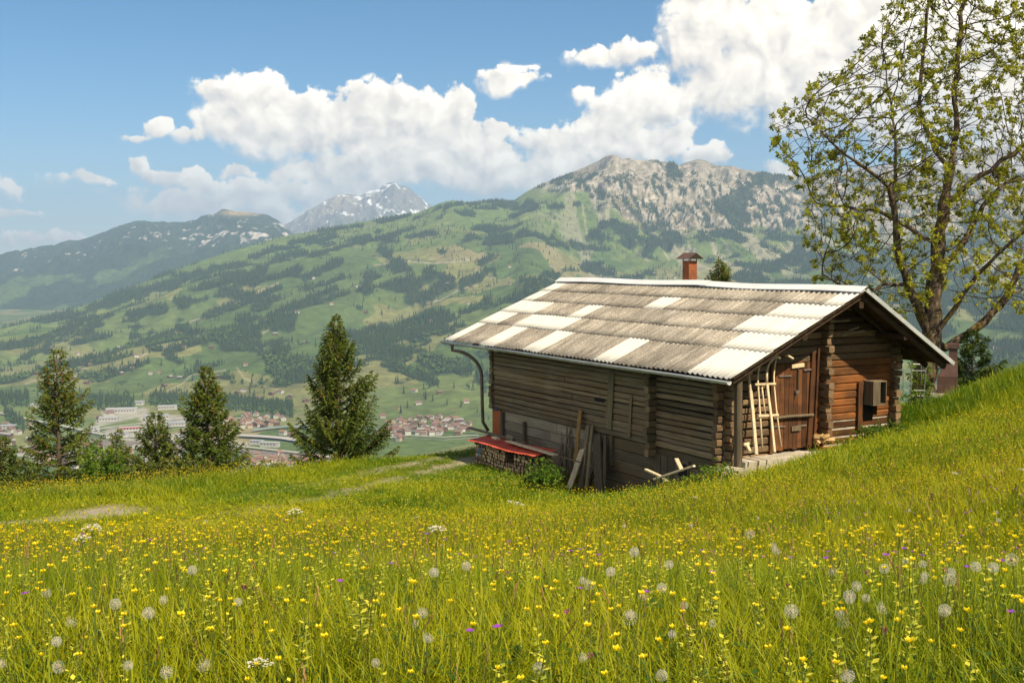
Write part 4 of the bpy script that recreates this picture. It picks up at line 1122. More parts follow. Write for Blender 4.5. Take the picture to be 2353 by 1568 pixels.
LEAF_BUSH = leafy('bush_leaf', (0.045, 0.105, 0.008), (0.11, 0.195, 0.014), (0.20, 0.25, 0.025), .40)
LEAF_OLIVE = leafy('olive_leaf', (0.055, 0.080, 0.008), (0.13, 0.155, 0.016), (0.21, 0.20, 0.03), .38)
TWIG = plain('green_stem', (0.075, 0.070, 0.030), .8)
def shrub(loc, rx, ry, rz, n, seed, label, cat='shrub', group=None, leaf=.07, mat=LEAF_BUSH, tone=0.0, name='leafy_shrub', stems=14):
    rng = np.random.default_rng(seed); root = empty(name, loc); tag(root, label, cat, group)
    m = MB(); tips = []
    for i in range(stems):
        a = rng.uniform(0, 6.28); r = rng.uniform(.1, 1) ** .5 * .9; h = rng.uniform(.45, 1.0) * (1 - .35 * r * r)
        tip = Vector((rx * r * math.cos(a), ry * r * math.sin(a), rz * h)); b = Vector((tip.x * .25, tip.y * .25, -.1)); mid = b.lerp(tip, .55) + Vector((0, 0, .12 * rz))
        m.tube([b, mid, tip], [.012, .008, .003], 4, 0, False); tips.append((b, mid, tip))
    C, D, T = [], [], []
    ncl = max(8, n // 7)
    for i in range(ncl):
        b, mid, tip = tips[i % len(tips)]; u = rng.uniform(.25, 1.0); p = b.lerp(mid, u * 2) if u < .5 else mid.lerp(tip, u * 2 - 1)
        p = np.array(p) + rng.normal(0, 1, 3) * np.array([rx, ry, rz]) * .16
        p[2] = max(p[2], .02)
        k = 7; dd = rng.normal(0, 1, (k, 3)); dd[:, 2] -= .25; dd /= np.linalg.norm(dd, axis=1, keepdims=True)
        C.append(p + dd * leaf * .6); D.append(dd); T.append(np.clip(rng.normal(.45 + tone, .2) + rng.normal(0, .1, k), 0, 1))
    C = np.concatenate(C); D = np.concatenate(D); T = np.concatenate(T)
    v, f = cards(C, D, leaf * rng.uniform(.8, 1.5, len(C)), leaf * rng.uniform(.4, .7, len(C)), rng)
    link_mesh('foliage', np_mesh('foliage', v, f, mat, False, {'tint': np.repeat(T, 4)}), root)
    m.build('stems', [TWIG], root)
    return root
def at_px(px, py, zc=None):
    v = on_ground(px, py); return v if v is not None else P(px, py, zc or 30)
def place_shrub(px, py, zc, *a, **k):
    v = P(px, py, zc); v.z = gz(v.x, v.y); return shrub(v, *a, **k)
place_shrub(1243, 1112, 27.3, .62, .5, .80, 2600, 21, 'round leafy bush in front of the firewood stack end', tone=.05)
place_shrub(1165, 1085, 29.0, .5, .4, .35, 700, 22, 'low weeds at the foot of the firewood stack', 'weeds', tone=.15, name='weed_clump')
place_shrub(1640, 1105, 22.9, .65, .5, .62, 1700, 23, 'leafy weeds hiding the foot of the log corner', 'weeds', leaf=.06, tone=.2, name='weed_clump')
place_shrub(1560, 1120, 23.4, .55, .45, .42, 1300, 24, 'low leafy weeds under the crossed laths', 'weeds', leaf=.055, tone=.25, name='weed_clump')
place_shrub(1470, 1132, 24.2, .5, .4, .34, 900, 25, 'weeds at the left of the crossed laths', 'weeds', leaf=.055, tone=.15, name='weed_clump')
place_shrub(2020, 1000, 25.6, .75, .5, .55, 1600, 26, 'dark leafy nettles along the gable foot under the box', 'nettles', leaf=.06, tone=-.1, name='nettle_clump')
place_shrub(2120, 960, 29.5, .7, .5, .5, 1200, 27, 'green nettles in front of the steel trellis', 'nettles', leaf=.06, tone=.1, name='nettle_clump')
place_shrub(1960, 1020, 24.5, .55, .4, .28, 800, 28, 'weeds left of the nettles at the gable foot', 'weeds', leaf=.05, tone=.0, name='weed_clump')
place_shrub(222, 1112, 30, .75, .6, 1.5, 2600, 29, 'bright green broadleaf shrub right of the russet spruce', leaf=.085, tone=.1)
place_shrub(610, 1075, 33.5, 1.1, .6, .85, 1300, 30, 'olive undergrowth right of the full green spruce', 'undergrowth', leaf=.08, mat=LEAF_OLIVE, name='low_shrub')
place_shrub(400, 1100, 31, 1.3, .6, 1.0, 2200, 31, 'olive undergrowth under the short bushy spruce', 'undergrowth', leaf=.08, mat=LEAF_OLIVE, name='low_shrub')
place_shrub(300, 1112, 30.5, 1.0, .6, .95, 1600, 32, 'olive shrub under the thin young spruce', leaf=.08, mat=LEAF_OLIVE, name='low_shrub')
place_shrub(60, 1135, 29.5, 1.2, .7, 1.1, 2400, 33, 'dark undergrowth beneath the russet spruce', 'undergrowth', leaf=.08, mat=LEAF_OLIVE, tone=-.2, name='low_shrub')
place_shrub(2210, 880, 33, .5, .5, .5, 900, 34, 'leafy shrub between fireplace and dark spruce', leaf=.07, tone=-.15)
v = P(2112, 935, 33); v.z = gz(v.x, v.y); shrub(v, .35, .35, 2.2, 900, 35, 'tall sapling growing through the steel trellis', 'sapling', leaf=.08, tone=.35, name='leafy_sapling', stems=5)

# ---- the big spreading tree behind the barn
ZT = 38.0
TB = P(2124, 935, ZT); TB.z = gz(TB.x, TB.y) - .2
tree = empty('spreading_ash_tree', TB); tag(tree, 'large spreading tree with mossy limbs and sparse young leaves behind the barn', 'tree')
nodes = []; parent = []; fixr = []
def limb(pts, par, dep0=0.0, dep1=0.0):
    """traced limb; returns indices of the nodes it adds"""
    out = []; P3 = [P(x, y, ZT + dep0 + (dep1 - dep0) * i / max(1, len(pts) - 1)) for i, (x, y) in enumerate(pts)]
    prev = par
    for a, b in zip(P3[:-1], P3[1:]):
        n = max(1, int((b - a).length / .38))
        for i in range(1, n + 1):
            q = a.lerp(b, i / n) + Vector(RNG.normal(0, .03, 3))
            nodes.append(np.array(q)); parent.append(prev); prev = len(nodes) - 1; out.append(prev)
    return out
nodes.append(np.array(P(2123, 945, ZT))); parent.append(-1)
def near(px, py, L): 
    pr = [project(nodes[i][0], nodes[i][1], nodes[i][2]) for i in L]
    return L[int(np.argmin([(a - px) ** 2 + (b - py) ** 2 for a, b in pr]))]
main = limb([(2123, 945), (2122, 880), (2130, 820), (2138, 780), (2143, 720), (2150, 640), (2155, 560), (2168, 470), (2180, 390), (2198, 300), (2192, 200), (2200, 100), (2212, 0), (2216, -120)], 0)
L1 = limb([(2132, 760), (2105, 700), (2085, 655), (2064, 600), (2060, 540), (2050, 470), (2040, 430), (1990, 385), (1940, 355), (1890, 310), (1855, 270)], near(2132, 770, main), 0, -2.2)
L2 = limb([(2050, 470), (2058, 380), (2056, 300), (2040, 210), (2030, 130)], near(2050, 470, L1), -.8, .6)
L3 = limb([(2150, 815), (2200, 785), (2260, 740), (2312, 680), (2345, 610), (2420, 540), (2500, 440), (2545, 300)], near(2138, 800, main), 0, 1.2)
L4 = limb([(2150, 770), (2196, 705), (2230, 650), (2290, 585), (2352, 535), (2450, 460), (2480, 380)], near(2140, 770, main), 0, -2.0)
L5 = limb([(2085, 660), (2030, 652), (1980, 668), (1930, 655), (1890, 630)], near(2085, 655, L1), -.3, -1.5)
L6 = limb([(2168, 470), (2250, 405), (2352, 335), (2440, 270), (2480, 150)], near(2168, 470, main), 0, -1.8)
L7 = limb([(2180, 395), (2135, 320), (2110, 240), (2120, 120), (2132, 10), (2120, -100)], near(2180, 392, main), 0, 1.6)
L8 = limb([(2155, 560), (2090, 525), (2010, 480), (1940, 478), (1880, 470)], near(2155, 560, main), 0, 2.2)
L9 = limb([(2150, 640), (2215, 560), (2260, 470), (2310, 420), (2390, 400)], near(2150, 640, main), 0, 2.4)
L10 = limb([(2312, 680), (2352, 665), (2420, 660)], near(2312, 680, L3), .8, 1.2)
nfix = len(nodes)
# attraction points inside the crown, then growth towards them
outline = [(2070, -300), (2050, 0), (1985, 90), (1930, 160), (1872, 180), (1832, 230), (1768, 262), (1770, 330), (1820, 400), (1850, 470), (1842, 540), (1866, 600), (1862, 680), (1960, 735), (2060, 735), (2160, 700), (2260, 700), (2352, 720), (2480, 700), (2640, 560), (2680, 300), (2640, 0), (2500, -250), (2300, -340)]
def inside(x, y):
    c = False; n = len(outline); j = n - 1
    for i in range(n):
        xi, yi = outline[i]; xj, yj = outline[j]
        if (yi > y) != (yj > y) and x < (xj - xi) * (y - yi) / (yj - yi) + xi: c = not c
        j = i
    return c
att = []
while len(att) < 11000:
    x, y = RNG.uniform(1760, 2690), RNG.uniform(-340, 740)
    if not inside(x, y): continue
    e = 1 - ((x - 2210) / 480) ** 2 - ((y - 230) / 560) ** 2
    if x > 2420 and RNG.random() < .55: continue
    if e < .02: e = .05
    att.append(np.array(P(x, y, ZT + RNG.uniform(-1, 1) * 4.6 * math.sqrt(e))))
att = np.array(att); alive = np.ones(len(att), bool)
STEP = .24
for it in range(120):
    kd = kdtree.KDTree(len(nodes))
    for i, p in enumerate(nodes): kd.insert(p, i)
    kd.balance(); pull = {}
    for ai in np.nonzero(alive)[0]:
        _, i, d = kd.find(att[ai])
        if d < .34: alive[ai] = False; continue
        if d < 3.2: pull.setdefault(i, []).append((att[ai] - nodes[i]) / d)
    if not pull or len(nodes) > 22000: break
    for i, ds in pull.items():
        v = np.sum(ds, 0); ln = np.linalg.norm(v)
        if ln < 1e-6: continue
        back = nodes[i] - nodes[parent[i]] if parent[i] >= 0 else np.zeros(3)
        v = v / ln + .25 * back / STEP + RNG.normal(0, .12, 3) + np.array([0, 0, .06]); v /= np.linalg.norm(v)
        nodes.append(nodes[i] + v * STEP); parent.append(i)
nodes_a = np.array(nodes); nN = len(nodes_a); par = np.array(parent)
rad = np.zeros(nN); kids = np.zeros(nN, int)
for i in range(nN - 1, 0, -1):
    if kids[i] == 0: rad[i] = .0075 ** 2.25
    rad[par[i]] += rad[i]; kids[par[i]] += 1
rad = rad ** (1 / 2.25)
scale_r = .40 / max(rad[0], 1e-6)
rad = np.where(rad > .03, .03 + (rad - .03) * min(scale_r * 1.02, 2.2), rad)
rad = np.minimum(rad, .42) * (1 - .5 * np.clip((nodes_a[:, 2] - TB.z - 2.0) / 8.0, 0, 1) * (rad > .03))
# widen the root flare
print('tree nodes', nN, 'base r', rad[0])
big = MB(); small = MB()
chld = [[] for _ in range(nN)]
for i in range(1, nN): chld[par[i]].append(i)
def follow(i):
    """chain along the thickest child"""
    ch = [i]
    while chld[ch[-1]]:
        ch.append(max(chld[ch[-1]], key=lambda k: rad[k]))
    return ch
todo = [(0, None)]; 
while todo:
    s, p0 = todo.pop()
    ch = follow(s)
    for a in ch:
        mx = max(chld[a], key=lambda k: rad[k]) if chld[a] else None
        for k in chld[a]:
            if k != mx: todo.append((k, a))
    pts = ([nodes_a[p0]] if p0 is not None else []) + [nodes_a[a] for a in ch]
    rr = ([rad[ch[0]]] if p0 is not None else []) + [rad[a] for a in ch]
    pts = [Vector(p) - TB for p in pts]
    if len(pts) < 2: continue
    # split chain where it gets thin so that twigs use fewer sides
    cut = next((i for i, r in enumerate(rr) if r < .05), len(rr))
    if cut > 1:
        e = min(len(pts), cut + 1)
        rj = [r * (1 + .12 * math.sin(i * 2.1 + s)) for i, r in enumerate(rr[:e])]
        big.tube(pts[:e], rj, 10, 0, False)
    if cut < len(pts) - 1 or cut <= 1:
        b = max(0, cut - 1) if cut > 1 else 0
        if len(pts[b:]) >= 2: small.tube(pts[b:], rr[b:], 5, 0, False)
MOSSBARK, nt, out = new_mat('mossy_bark')
v = mapping(nt, (1, 1, .45)); n1 = noise_node(nt, v, 9, 6, .65); n2 = noise_node(nt, mapping(nt, (1, 1, 1)), 1.7, 4, .6)
b1 = ramp(nt, n1.outputs['Fac'], [(.32, (.030, .022, .015)), (.5, (.085, .062, .042)), (.68, (.21, .165, .12))])
b2 = ramp(nt, n1.outputs['Fac'], [(.3, (.05, .035, .008)), (.7, (.20, .135, .025))])
principled(nt, out, mixrgb(nt, ramp(nt, n2.outputs['Fac'], [(.5, (0, 0, 0)), (.64, (1, 1, 1))]).outputs[0], b1.outputs[0], b2.outputs[0]), .95, bump(nt, n1.outputs['Fac'], .9, .05), 0, .1)
TWIGBARK = mottled('twig_bark', (.045, .034, .024), (.12, .09, .062), 3, .9)
trunk = big.build('trunk', [MOSSBARK], tree, True)
small.build('branches', [TWIGBARK], tree, True)
LEAF_TREE = leafy('young_leaf', (0.12, 0.145, 0.010), (0.33, 0.33, 0.020), (0.50, 0.48, 0.045), .5)
thin = np.nonzero((rad < .016) & (kids <= 1))[0]
tips = np.nonzero(kids == 0)[0]
C, D, T, LN = [], [], [], []
rgl = np.random.default_rng(5)
tw = MB()
for i in list(tips) + [k for k in thin if kids[k] == 1 and rgl.random() < .10]:
    p = nodes_a[i]; d0 = p - nodes_a[par[i]]; d0 = d0 / (np.linalg.norm(d0) + 1e-9)
    pxx, pyy = project(*p)
    cl = float(fbm(np.array([pxx / 34.0]), np.array([pyy / 34.0 + p[1] * .6]), 3, 881)[0])
    if cl < .46 and rgl.random() < .62: continue
    lowfresh = sstep(480, 640, pyy) * sstep(1980, 2060, pxx)
    for sub in range(3 if kids[i] == 0 else 1):
        dd0 = d0 + rgl.normal(0, .55, 3); dd0 /= np.linalg.norm(dd0); q = p + dd0 * rgl.uniform(.08, .22)
        tw.tube([Vector(p) - TB, Vector(q) - TB], [.005, .003], 3, 0, False)
        k = int(rgl.integers(10, 18)); dd = dd0 * .35 + rgl.normal(0, .8, (k, 3)); dd[:, 2] -= .40; dd /= np.linalg.norm(dd, axis=1, keepdims=True)
        ll = rgl.uniform(.08, .145, k)
        C.append(q + dd * ll[:, None] * .55 - np.array(TB)); D.append(dd); LN.append(ll)
        tb = rgl.normal(.52, .20) + .35 * lowfresh
        T.append(np.clip(tb + rgl.normal(0, .08, k), 0, 1))
C = np.concatenate(C); D = np.concatenate(D); T = np.concatenate(T); LN = np.concatenate(LN)
v, f = cards(C, D, LN, LN * .42, rgl)
crown = link_mesh('crown', np_mesh('crown', v, f, LEAF_TREE, False, {'tint': np.repeat(T, 4)}), tree)
tw.build('twigs', [TWIGBARK], tree)
print('leaves', len(C))
# ------------------------------------------------------------------ far country: valley floor, green flank, rock ridge, far ranges
FLOOR = -400.0
def lerp_tab(x, tab, c): t = np.array(tab, float); return np.interp(x, t[:, 0], t[:, c])
MASS = [(-900, 870, 3900), (-700, 850, 4200), (-300, 805, 5000), (0, 757, 5800), (120, 725, 6200), (240, 682, 6600), (330, 648, 6800), (430, 610, 7000), (540, 575, 7200),
        (640, 545, 7400), (740, 527, 7500), (820, 511, 7600), (900, 501, 7700), (960, 489, 7700), (1010, 467, 7800), (1040, 460, 7800), (1070, 464, 7800), (1100, 463, 7900), (1140, 459, 7900), (1180, 461, 7900),
        (1210, 440, 8000), (1240, 424, 8000), (1265, 414, 8100), (1290, 405, 8100), (1340, 385, 8200), (1375, 369, 8200), (1392, 358, 8200), (1405, 356, 8200), (1418, 359, 8200), (1426, 367, 8200), (1450, 367, 8200),
        (1480, 371, 8200), (1500, 367, 8200), (1520, 372, 8200), (1545, 373, 8200), (1558, 380, 8200), (1580, 372, 8250), (1600, 366, 8250), (1618, 370, 8250), (1635, 379, 8250), (1655, 381, 8250), (1680, 382, 8250), (1700, 389, 8300), (1725, 394, 8300),
        (1750, 396, 8300), (1770, 404, 8300), (1785, 400, 8300), (1800, 403, 8300), (1850, 405, 8300), (1900, 400, 8300), (1960, 404, 8300), (2050, 398, 8300), (2150, 404, 8300), (2352, 400, 8300), (3000, 400, 8300)]
FOOT = [(-900, 3900), (0, 3350), (600, 3000), (900, 2850), (1300, 2700), (2352, 2650), (3000, 2650)]
kcols = np.linspace(KS(-760, 600)[0], KS(2960, 600)[0], 1080)
pxs = 1176 + FPX * kcols * (CP + 0.07 * SP)          # the picture column of each azimuth, near the skyline
ytop = lerp_tab(pxs, MASS, 1); Ytop = lerp_tab(pxs, MASS, 2); Yfoot = np.interp(pxs, [f[0] for f in FOOT], [f[1] for f in FOOT])
Yfoot = np.minimum(Yfoot, Ytop * .93)
ztop = np.array([KS(1176, y)[1] for y in ytop]) * Ytop
rocky = sstep(1180, 1380, pxs)
NR = 470
fr = np.concatenate([np.linspace(-.04, 1.0, NR - 24) , np.linspace(1.006, 1.22, 24)])[:, None]
Yg = Yfoot[None, :] + (Ytop - Yfoot)[None, :] * fr
Xg = kcols[None, :] * Yg
fc = np.clip(fr, 0, 1)
h_soft = fc ** 1.12
h_rock = np.interp(fc.ravel(), [0, .25, .5, .62, .70, .78, .86, .93, 1], [0, .10, .235, .33, .415, .56, .76, .90, 1.0])[:, None]
hh = h_soft * (1 - rocky) + h_rock * rocky
Zg = FLOOR + (ztop - FLOOR)[None, :] * hh
mid = np.clip(fc * (1 - fc) * 4, 0, 1) ** .7
# shoulders and gullies running down the flank, bumps; kept off the skyline
u_ = Xg / 900.0 - Yg / 2600.0; w_ = Yg / 1500.0
sh = (fbm(u_ * 1.4, w_, 5, 3) - .5) * 190 + (ridged(Xg / 520 - Yg / 900, Yg / 1600, 4, 9) - .5) * 85
Zg += sh * mid * np.minimum(1, (Yg - Yfoot[None, :] + 50) / 700)
rk = rocky[None, :] * sstep(.60, .72, fc)
crag = (ridged(Xg / 170 + Yg / 900, Yg / 520, 5, 21) - .5) * 80 + (ridged(Xg / 60 + Yg / 300, Yg / 105, 5, 23, .62) - .5) * 40
taper = 1 - sstep(.955, 1.0, fc) * .93
Zg += crag * rk * taper
Zg += (fbm(Xg / 60, Yg / 60, 3, 33) - .5) * 9 * mid
# bands of cliff: steps in the height, tilted along the ridge
lev = (Zg - FLOOR) / 1.0
tilt = Zg + Xg * .05 + (fbm(Xg / 420, Yg / 420, 3, 61) - .5) * 120
stepz = 92 * (sstep(.36, .64, (tilt / 190) % 1.0) - ((tilt / 190) % 1.0)) * rk * taper * .40
Zg += stepz
Zg = np.where(fr > 1, (ztop[None, :] - (Yg - Ytop[None, :]) * .55), Zg)
Zg = np.maximum(Zg, FLOOR - 6)
PXm, PYm = project(Xg, Yg, Zg)

# ---- where the woods stand on the flank (centre lines and half widths, in picture units)
WOODS = [(20, 800, 230, 735, 16), (218, 705, 388, 651, 15), (184, 739, 369, 708, 15), (340, 637, 485, 627, 10), (417, 695, 539, 671, 14), (440, 668, 555, 628, 12), (549, 651, 607, 622, 9),
         (485, 617, 587, 608, 7), (471, 724, 650, 685, 15), (583, 647, 680, 627, 10), (723, 588, 800, 560, 12), (800, 560, 869, 535, 10), (864, 564, 995, 535, 8), (879, 579, 932, 627, 16), (905, 600, 935, 625, 20),
         (942, 690, 1000, 665, 20), (1000, 668, 1112, 627, 22), (820, 705, 850, 640, 16), (1019, 579, 1117, 530, 14), (306, 773, 350, 763, 9), (340, 787, 471, 773, 10), (515, 787, 655, 729, 14),
         (860, 770, 1008, 835, 34), (771, 765, 860, 790, 18), (640, 800, 690, 845, 30), (590, 800, 640, 850, 22), (450, 843, 531, 870, 16), (343, 790, 411, 830, 20), (411, 758, 484, 770, 8), (553, 736, 660, 753, 12),
         (900, 850, 1008, 880, 24), (1000, 830, 1120, 880, 32), (1060, 800, 1130, 820, 24), (1075, 462, 1186, 456, 6), (1175, 484, 1287, 474, 16), (1215, 470, 1270, 495, 14), (1186, 530, 1261, 550, 14),
         (1075, 545, 1186, 525, 10), (1335, 445, 1330, 470, 13), (1379, 440, 1379, 478, 11), (1420, 428, 1450, 432, 7), (1430, 470, 1500, 520, 12), (1500, 430, 1520, 436, 8), (1560, 432, 1590, 440, 8), (1590, 395, 1600, 405, 5),
         (1539, 545, 1855, 550, 17), (1400, 520, 1502, 562, 16), (1365, 540, 1440, 560, 13), (1699, 626, 1855, 590, 26), (1760, 580, 1850, 620, 24), (1294, 621, 1402, 620, 15), (1350, 605, 1380, 612, 12), (1075, 636, 1112, 630, 12), (1246, 634, 1279, 636, 8),
         (1112, 560, 1170, 545, 10), (1261, 560, 1400, 575, 10), (1150, 720, 1200, 735, 14), (1060, 715, 1120, 700, 16), (1200, 650, 1240, 690, 10), (1700, 640, 1850, 650, 14), (1880, 600, 2352, 640, 34), (1900, 670, 2352, 720, 40), (1950, 560, 2352, 560, 30), (2250, 740, 2352, 760, 26),
         (700, 640, 780, 600, 9), (620, 600, 700, 580, 6), (560, 690, 640, 665, 9), (700, 690, 770, 660, 8), (660, 560, 720, 550, 4), (1480, 590, 1520, 600, 5), (1020, 480, 1060, 466, 5), (950, 505, 1010, 478, 5), (730, 530, 830, 520, 4),
         (280, 640, 340, 620, 8), (120, 770, 210, 760, 9), (30, 830, 110, 800, 10), (240, 680, 330, 660, 10), (400, 820, 440, 840, 6), (170, 790, 250, 770, 7)]
def wood_mask(px, py, x, y):
    m = np.full(px.shape, -1.0)
    for (x0, y0, x1, y1, w) in WOODS:
        sel = (px > min(x0, x1) - 3 * w) & (px < max(x0, x1) + 3 * w) & (py > min(y0, y1) - 2.4 * w) & (py < max(y0, y1) + 2.4 * w)
        if not sel.any(): continue
        qx, qy = px[sel], py[sel]; dx, dy = x1 - x0, y1 - y0
        t = np.clip(((qx - x0) * dx + (qy - y0) * dy) / (dx * dx + dy * dy + 1e-9), 0, 1)
        d = np.hypot((qx - x0 - t * dx) * .8, (qy - y0 - t * dy)) / w
        m[sel] = np.maximum(m[sel], 1 - d)
    n = fbm(x / 95, y / 170, 5, 71, .62); n2 = fbm(x / 330 - y / 700, y / 500, 3, 73)
    return m * .85 - .36 + (n - .5) * 2.9 + (n2 - .5) * .9
wm = wood_mask(PXm, PYm, Xg, Yg)
belt = fbm(Xg / 260 - Yg / 700, Yg / 420, 4, 83)       # extra scattered copses
wm = np.maximum(wm, (belt + (fbm(Xg / 90, Yg / 140, 3, 87) - .5) * .35 - .66) * 6 * sstep(.03, .12, fc + 0 * Xg) )
wm = np.where((PXm > 1210) & (PYm < np.interp(PXm, [1180, 1300, 1450, 1540, 1700, 1850], [430, 440, 510, 530, 525, 515])), wm * .9 - .35, wm)
rockline = np.interp(PXm, [1180, 1230, 1300, 1380, 1450, 1540, 1700, 1850, 2352], [430, 436, 430, 470, 520, 545, 535, 520, 530])
rockm = sstep(14, -16, PYm - rockline + (fbm(Xg / 120, Yg / 120, 4, 91) - .5) * 70) * sstep(1200, 1260, PXm + (fbm(Xg / 200, Yg / 200, 3, 93) - .5) * 90)
rockm = rockm * (fr <= 1.0) + (fr > 1.0) * rocky[None, :]
streak = ridged(Xg / 70, Yg / 260, 4, 97)
wm = np.maximum(wm, np.where(rockm > .4, (fbm(Xg / 26 + Yg / 200, Yg / 95, 5, 101, .6) - .555) * 7.0, -1) * (PYm > 400))
woodm = sstep(-.05, .2, wm)

def fields(x, y, size, seed):
    """patchwork of hay fields: irregular cells with their own greens"""
    ux = x / size + (fbm(x / (size * 2.2), y / (size * 2.2), 3, seed) - .5) * 1.6; uy = y / (size * 1.5) + (fbm(x / (size * 2.2), y / (size * 2.2), 3, seed + 5) - .5) * 1.6
    ix, iy = np.floor(ux), np.floor(uy); best = np.full(x.shape, 9.0); val = np.zeros(x.shape)
    for ox in (-1, 0, 1):
        for oy in (-1, 0, 1):
            jx, jy = ix + ox, iy + oy
            cx = jx + _hash(jx, jy, seed + 11); cy = jy + _hash(jx, jy, seed + 12)
            d = np.abs(ux - cx) + np.abs(uy - cy); b = d < best
            val = np.where(b, _hash(jx, jy, seed + 13), val); best = np.where(b, d, best)
    return val
def lerp3(a, b, t): return np.array(a)[None, None, :] * (1 - t[..., None]) + np.array(b)[None, None, :] * t[..., None]
G1, G2, G3, G4 = (.068, .106, .028), (.106, .140, .040), (.155, .158, .056), (.21, .18, .09)
def meadow_colour(x, y, size, seed, dry=0.0):
    f_ = fields(x, y, size, seed); n = fbm(x / 300, y / 300, 4, seed + 3)
    c = lerp3(G1, G2, sstep(.1, .6, f_)); t = sstep(.60, .80, f_ + (n - .5) * .5 + dry); c = c * (1 - t[..., None]) + np.array(G3) * t[..., None]
    t = sstep(.93, .97, f_ + dry * .5); c = c * (1 - t[..., None]) + np.array(G4) * t[..., None]
    return c * (.85 + .35 * fbm(x / 40, y / 70, 3, seed + 7))[..., None]
colM = meadow_colour(Xg, Yg, 260, 201)
high = sstep(.55, .9, fc + 0 * Xg)[..., None]
colM = colM * (1 - high * .8) + (np.array((.115, .165, .040)) * (.8 + .4 * fbm(Xg / 160, Yg / 160, 4, 205))[..., None]) * high * .8
rv_ = fbm(Xg / 24, Zg / 12 + Yg / 160, 5, 211, .66)
cr = lerp3((.150, .120, .085), (.36, .31, .25), sstep(.36, .66, rv_))
cliff = sstep(.30, .55, (tilt / 190) % 1.0) * sstep(.85, .62, (tilt / 190) % 1.0)
cliff = cliff * sstep(.44, .54, fbm(Xg / 30, Yg / 70 + Zg / 30, 5, 213, .62))
cr = cr * (1 - .6 * cliff[..., None]) + np.array((.50, .45, .385)) * .6 * cliff[..., None]
offs = PYm - ytop[None, :]
strata = np.maximum(np.exp(-((offs - 30 - (fbm(Xg / 300, Yg / 900, 3, 611) - .5) * 30) / 9) ** 2), .9 * np.exp(-((offs - 82 - (fbm(Xg / 260, Yg / 900, 3, 613) - .5) * 34) / 11) ** 2))
strata = strata * sstep(.36, .52, fbm(Xg / 22, Yg / 60, 4, 615))
cr = cr * (1 - .85 * strata[..., None]) + np.array((.52, .465, .40)) * .85 * strata[..., None]
grassy = sstep(.47, .57, fbm(Xg / 42, Zg / 20 + Yg / 150, 5, 217, .62))[..., None] * (1 - cliff[..., None]) * .75
cr = cr * (1 - grassy) + np.array((.125, .118, .050)) * grassy
colM = colM * (1 - rockm[..., None]) + cr * rockm[..., None]
scree = sstep(.62, .70, ridged(Xg / 110, Yg / 900, 3, 221)) * rocky[None, :] * sstep(.5, .62, fc) * .6
colM = colM * (1 - scree[..., None]) + np.array((.33, .29, .22)) * scree[..., None]
PATHS = [[(430, 742), (500, 715), (560, 690), (600, 668), (640, 650)], [(230, 870), (290, 842), (330, 815), (360, 800), (420, 790)], [(520, 800), (580, 778), (620, 755), (660, 735)], [(640, 895), (600, 885), (560, 868), (545, 845)], [(370, 905), (420, 880), (440, 860), (520, 850)],
         [(960, 700), (1010, 690), (1050, 668), (1100, 650)], [(860, 610), (920, 600), (1000, 605), (1080, 598)], [(1230, 720), (1290, 690), (1350, 672)], [(60, 880), (110, 865), (160, 850), (200, 845)], [(1450, 560), (1470, 585), (1490, 600)], [(1338, 470), (1345, 520), (1352, 560)], [(700, 880), (760, 905), (830, 930)]]
pm = np.full(PXm.shape, 99.0)
for pl in PATHS:
    for (x0, y0), (x1, y1) in zip(pl[:-1], pl[1:]):
        sel = (PXm > min(x0, x1) - 8) & (PXm < max(x0, x1) + 8) & (PYm > min(y0, y1) - 8) & (PYm < max(y0, y1) + 8)
        qx, qy = PXm[sel], PYm[sel]; dx, dy = x1 - x0, y1 - y0; t = np.clip(((qx - x0) * dx + (qy - y0) * dy) / (dx * dx + dy * dy), 0, 1)
        pm[sel] = np.minimum(pm[sel], np.hypot(qx - x0 - t * dx, (qy - y0 - t * dy)))
pm = sstep(2.6, 1.0, pm)[..., None] * .7
colM = colM * (1 - pm) + np.array((.30, .26, .18)) * pm
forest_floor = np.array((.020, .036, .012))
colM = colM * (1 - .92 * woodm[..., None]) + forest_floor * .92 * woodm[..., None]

def land_mat(name, nscale, bstr, bdist, rough=.95):
    m, nt, out = new_mat(name)
    a = N(nt, 'ShaderNodeAttribute', _attribute_name='Col')
    v = mapping(nt, (1, 1, 1)); n = noise_node(nt, v, nscale, 8, .68)
    c = mixrgb(nt, 1.0, a.outputs['Color'], ramp(nt, n.outputs['Fac'], [(.3, (.62, .62, .62)), (.7, (1.38, 1.38, 1.38))]).outputs[0], 'MULTIPLY')
    principled(nt, out, c, rough, bump(nt, n.outputs['Fac'], bstr, bdist), 0, .05)
    return m
LAND = land_mat('hillside_land', .02, .7, 14)
flank = link_mesh('hillside', np_mesh('hillside', np.stack([Xg, Yg, Zg], -1).reshape(-1, 3), grid_quads(NR, len(kcols)), LAND, True, {'Col': colM.reshape(-1, 3)}))
tag(flank, kind='structure')

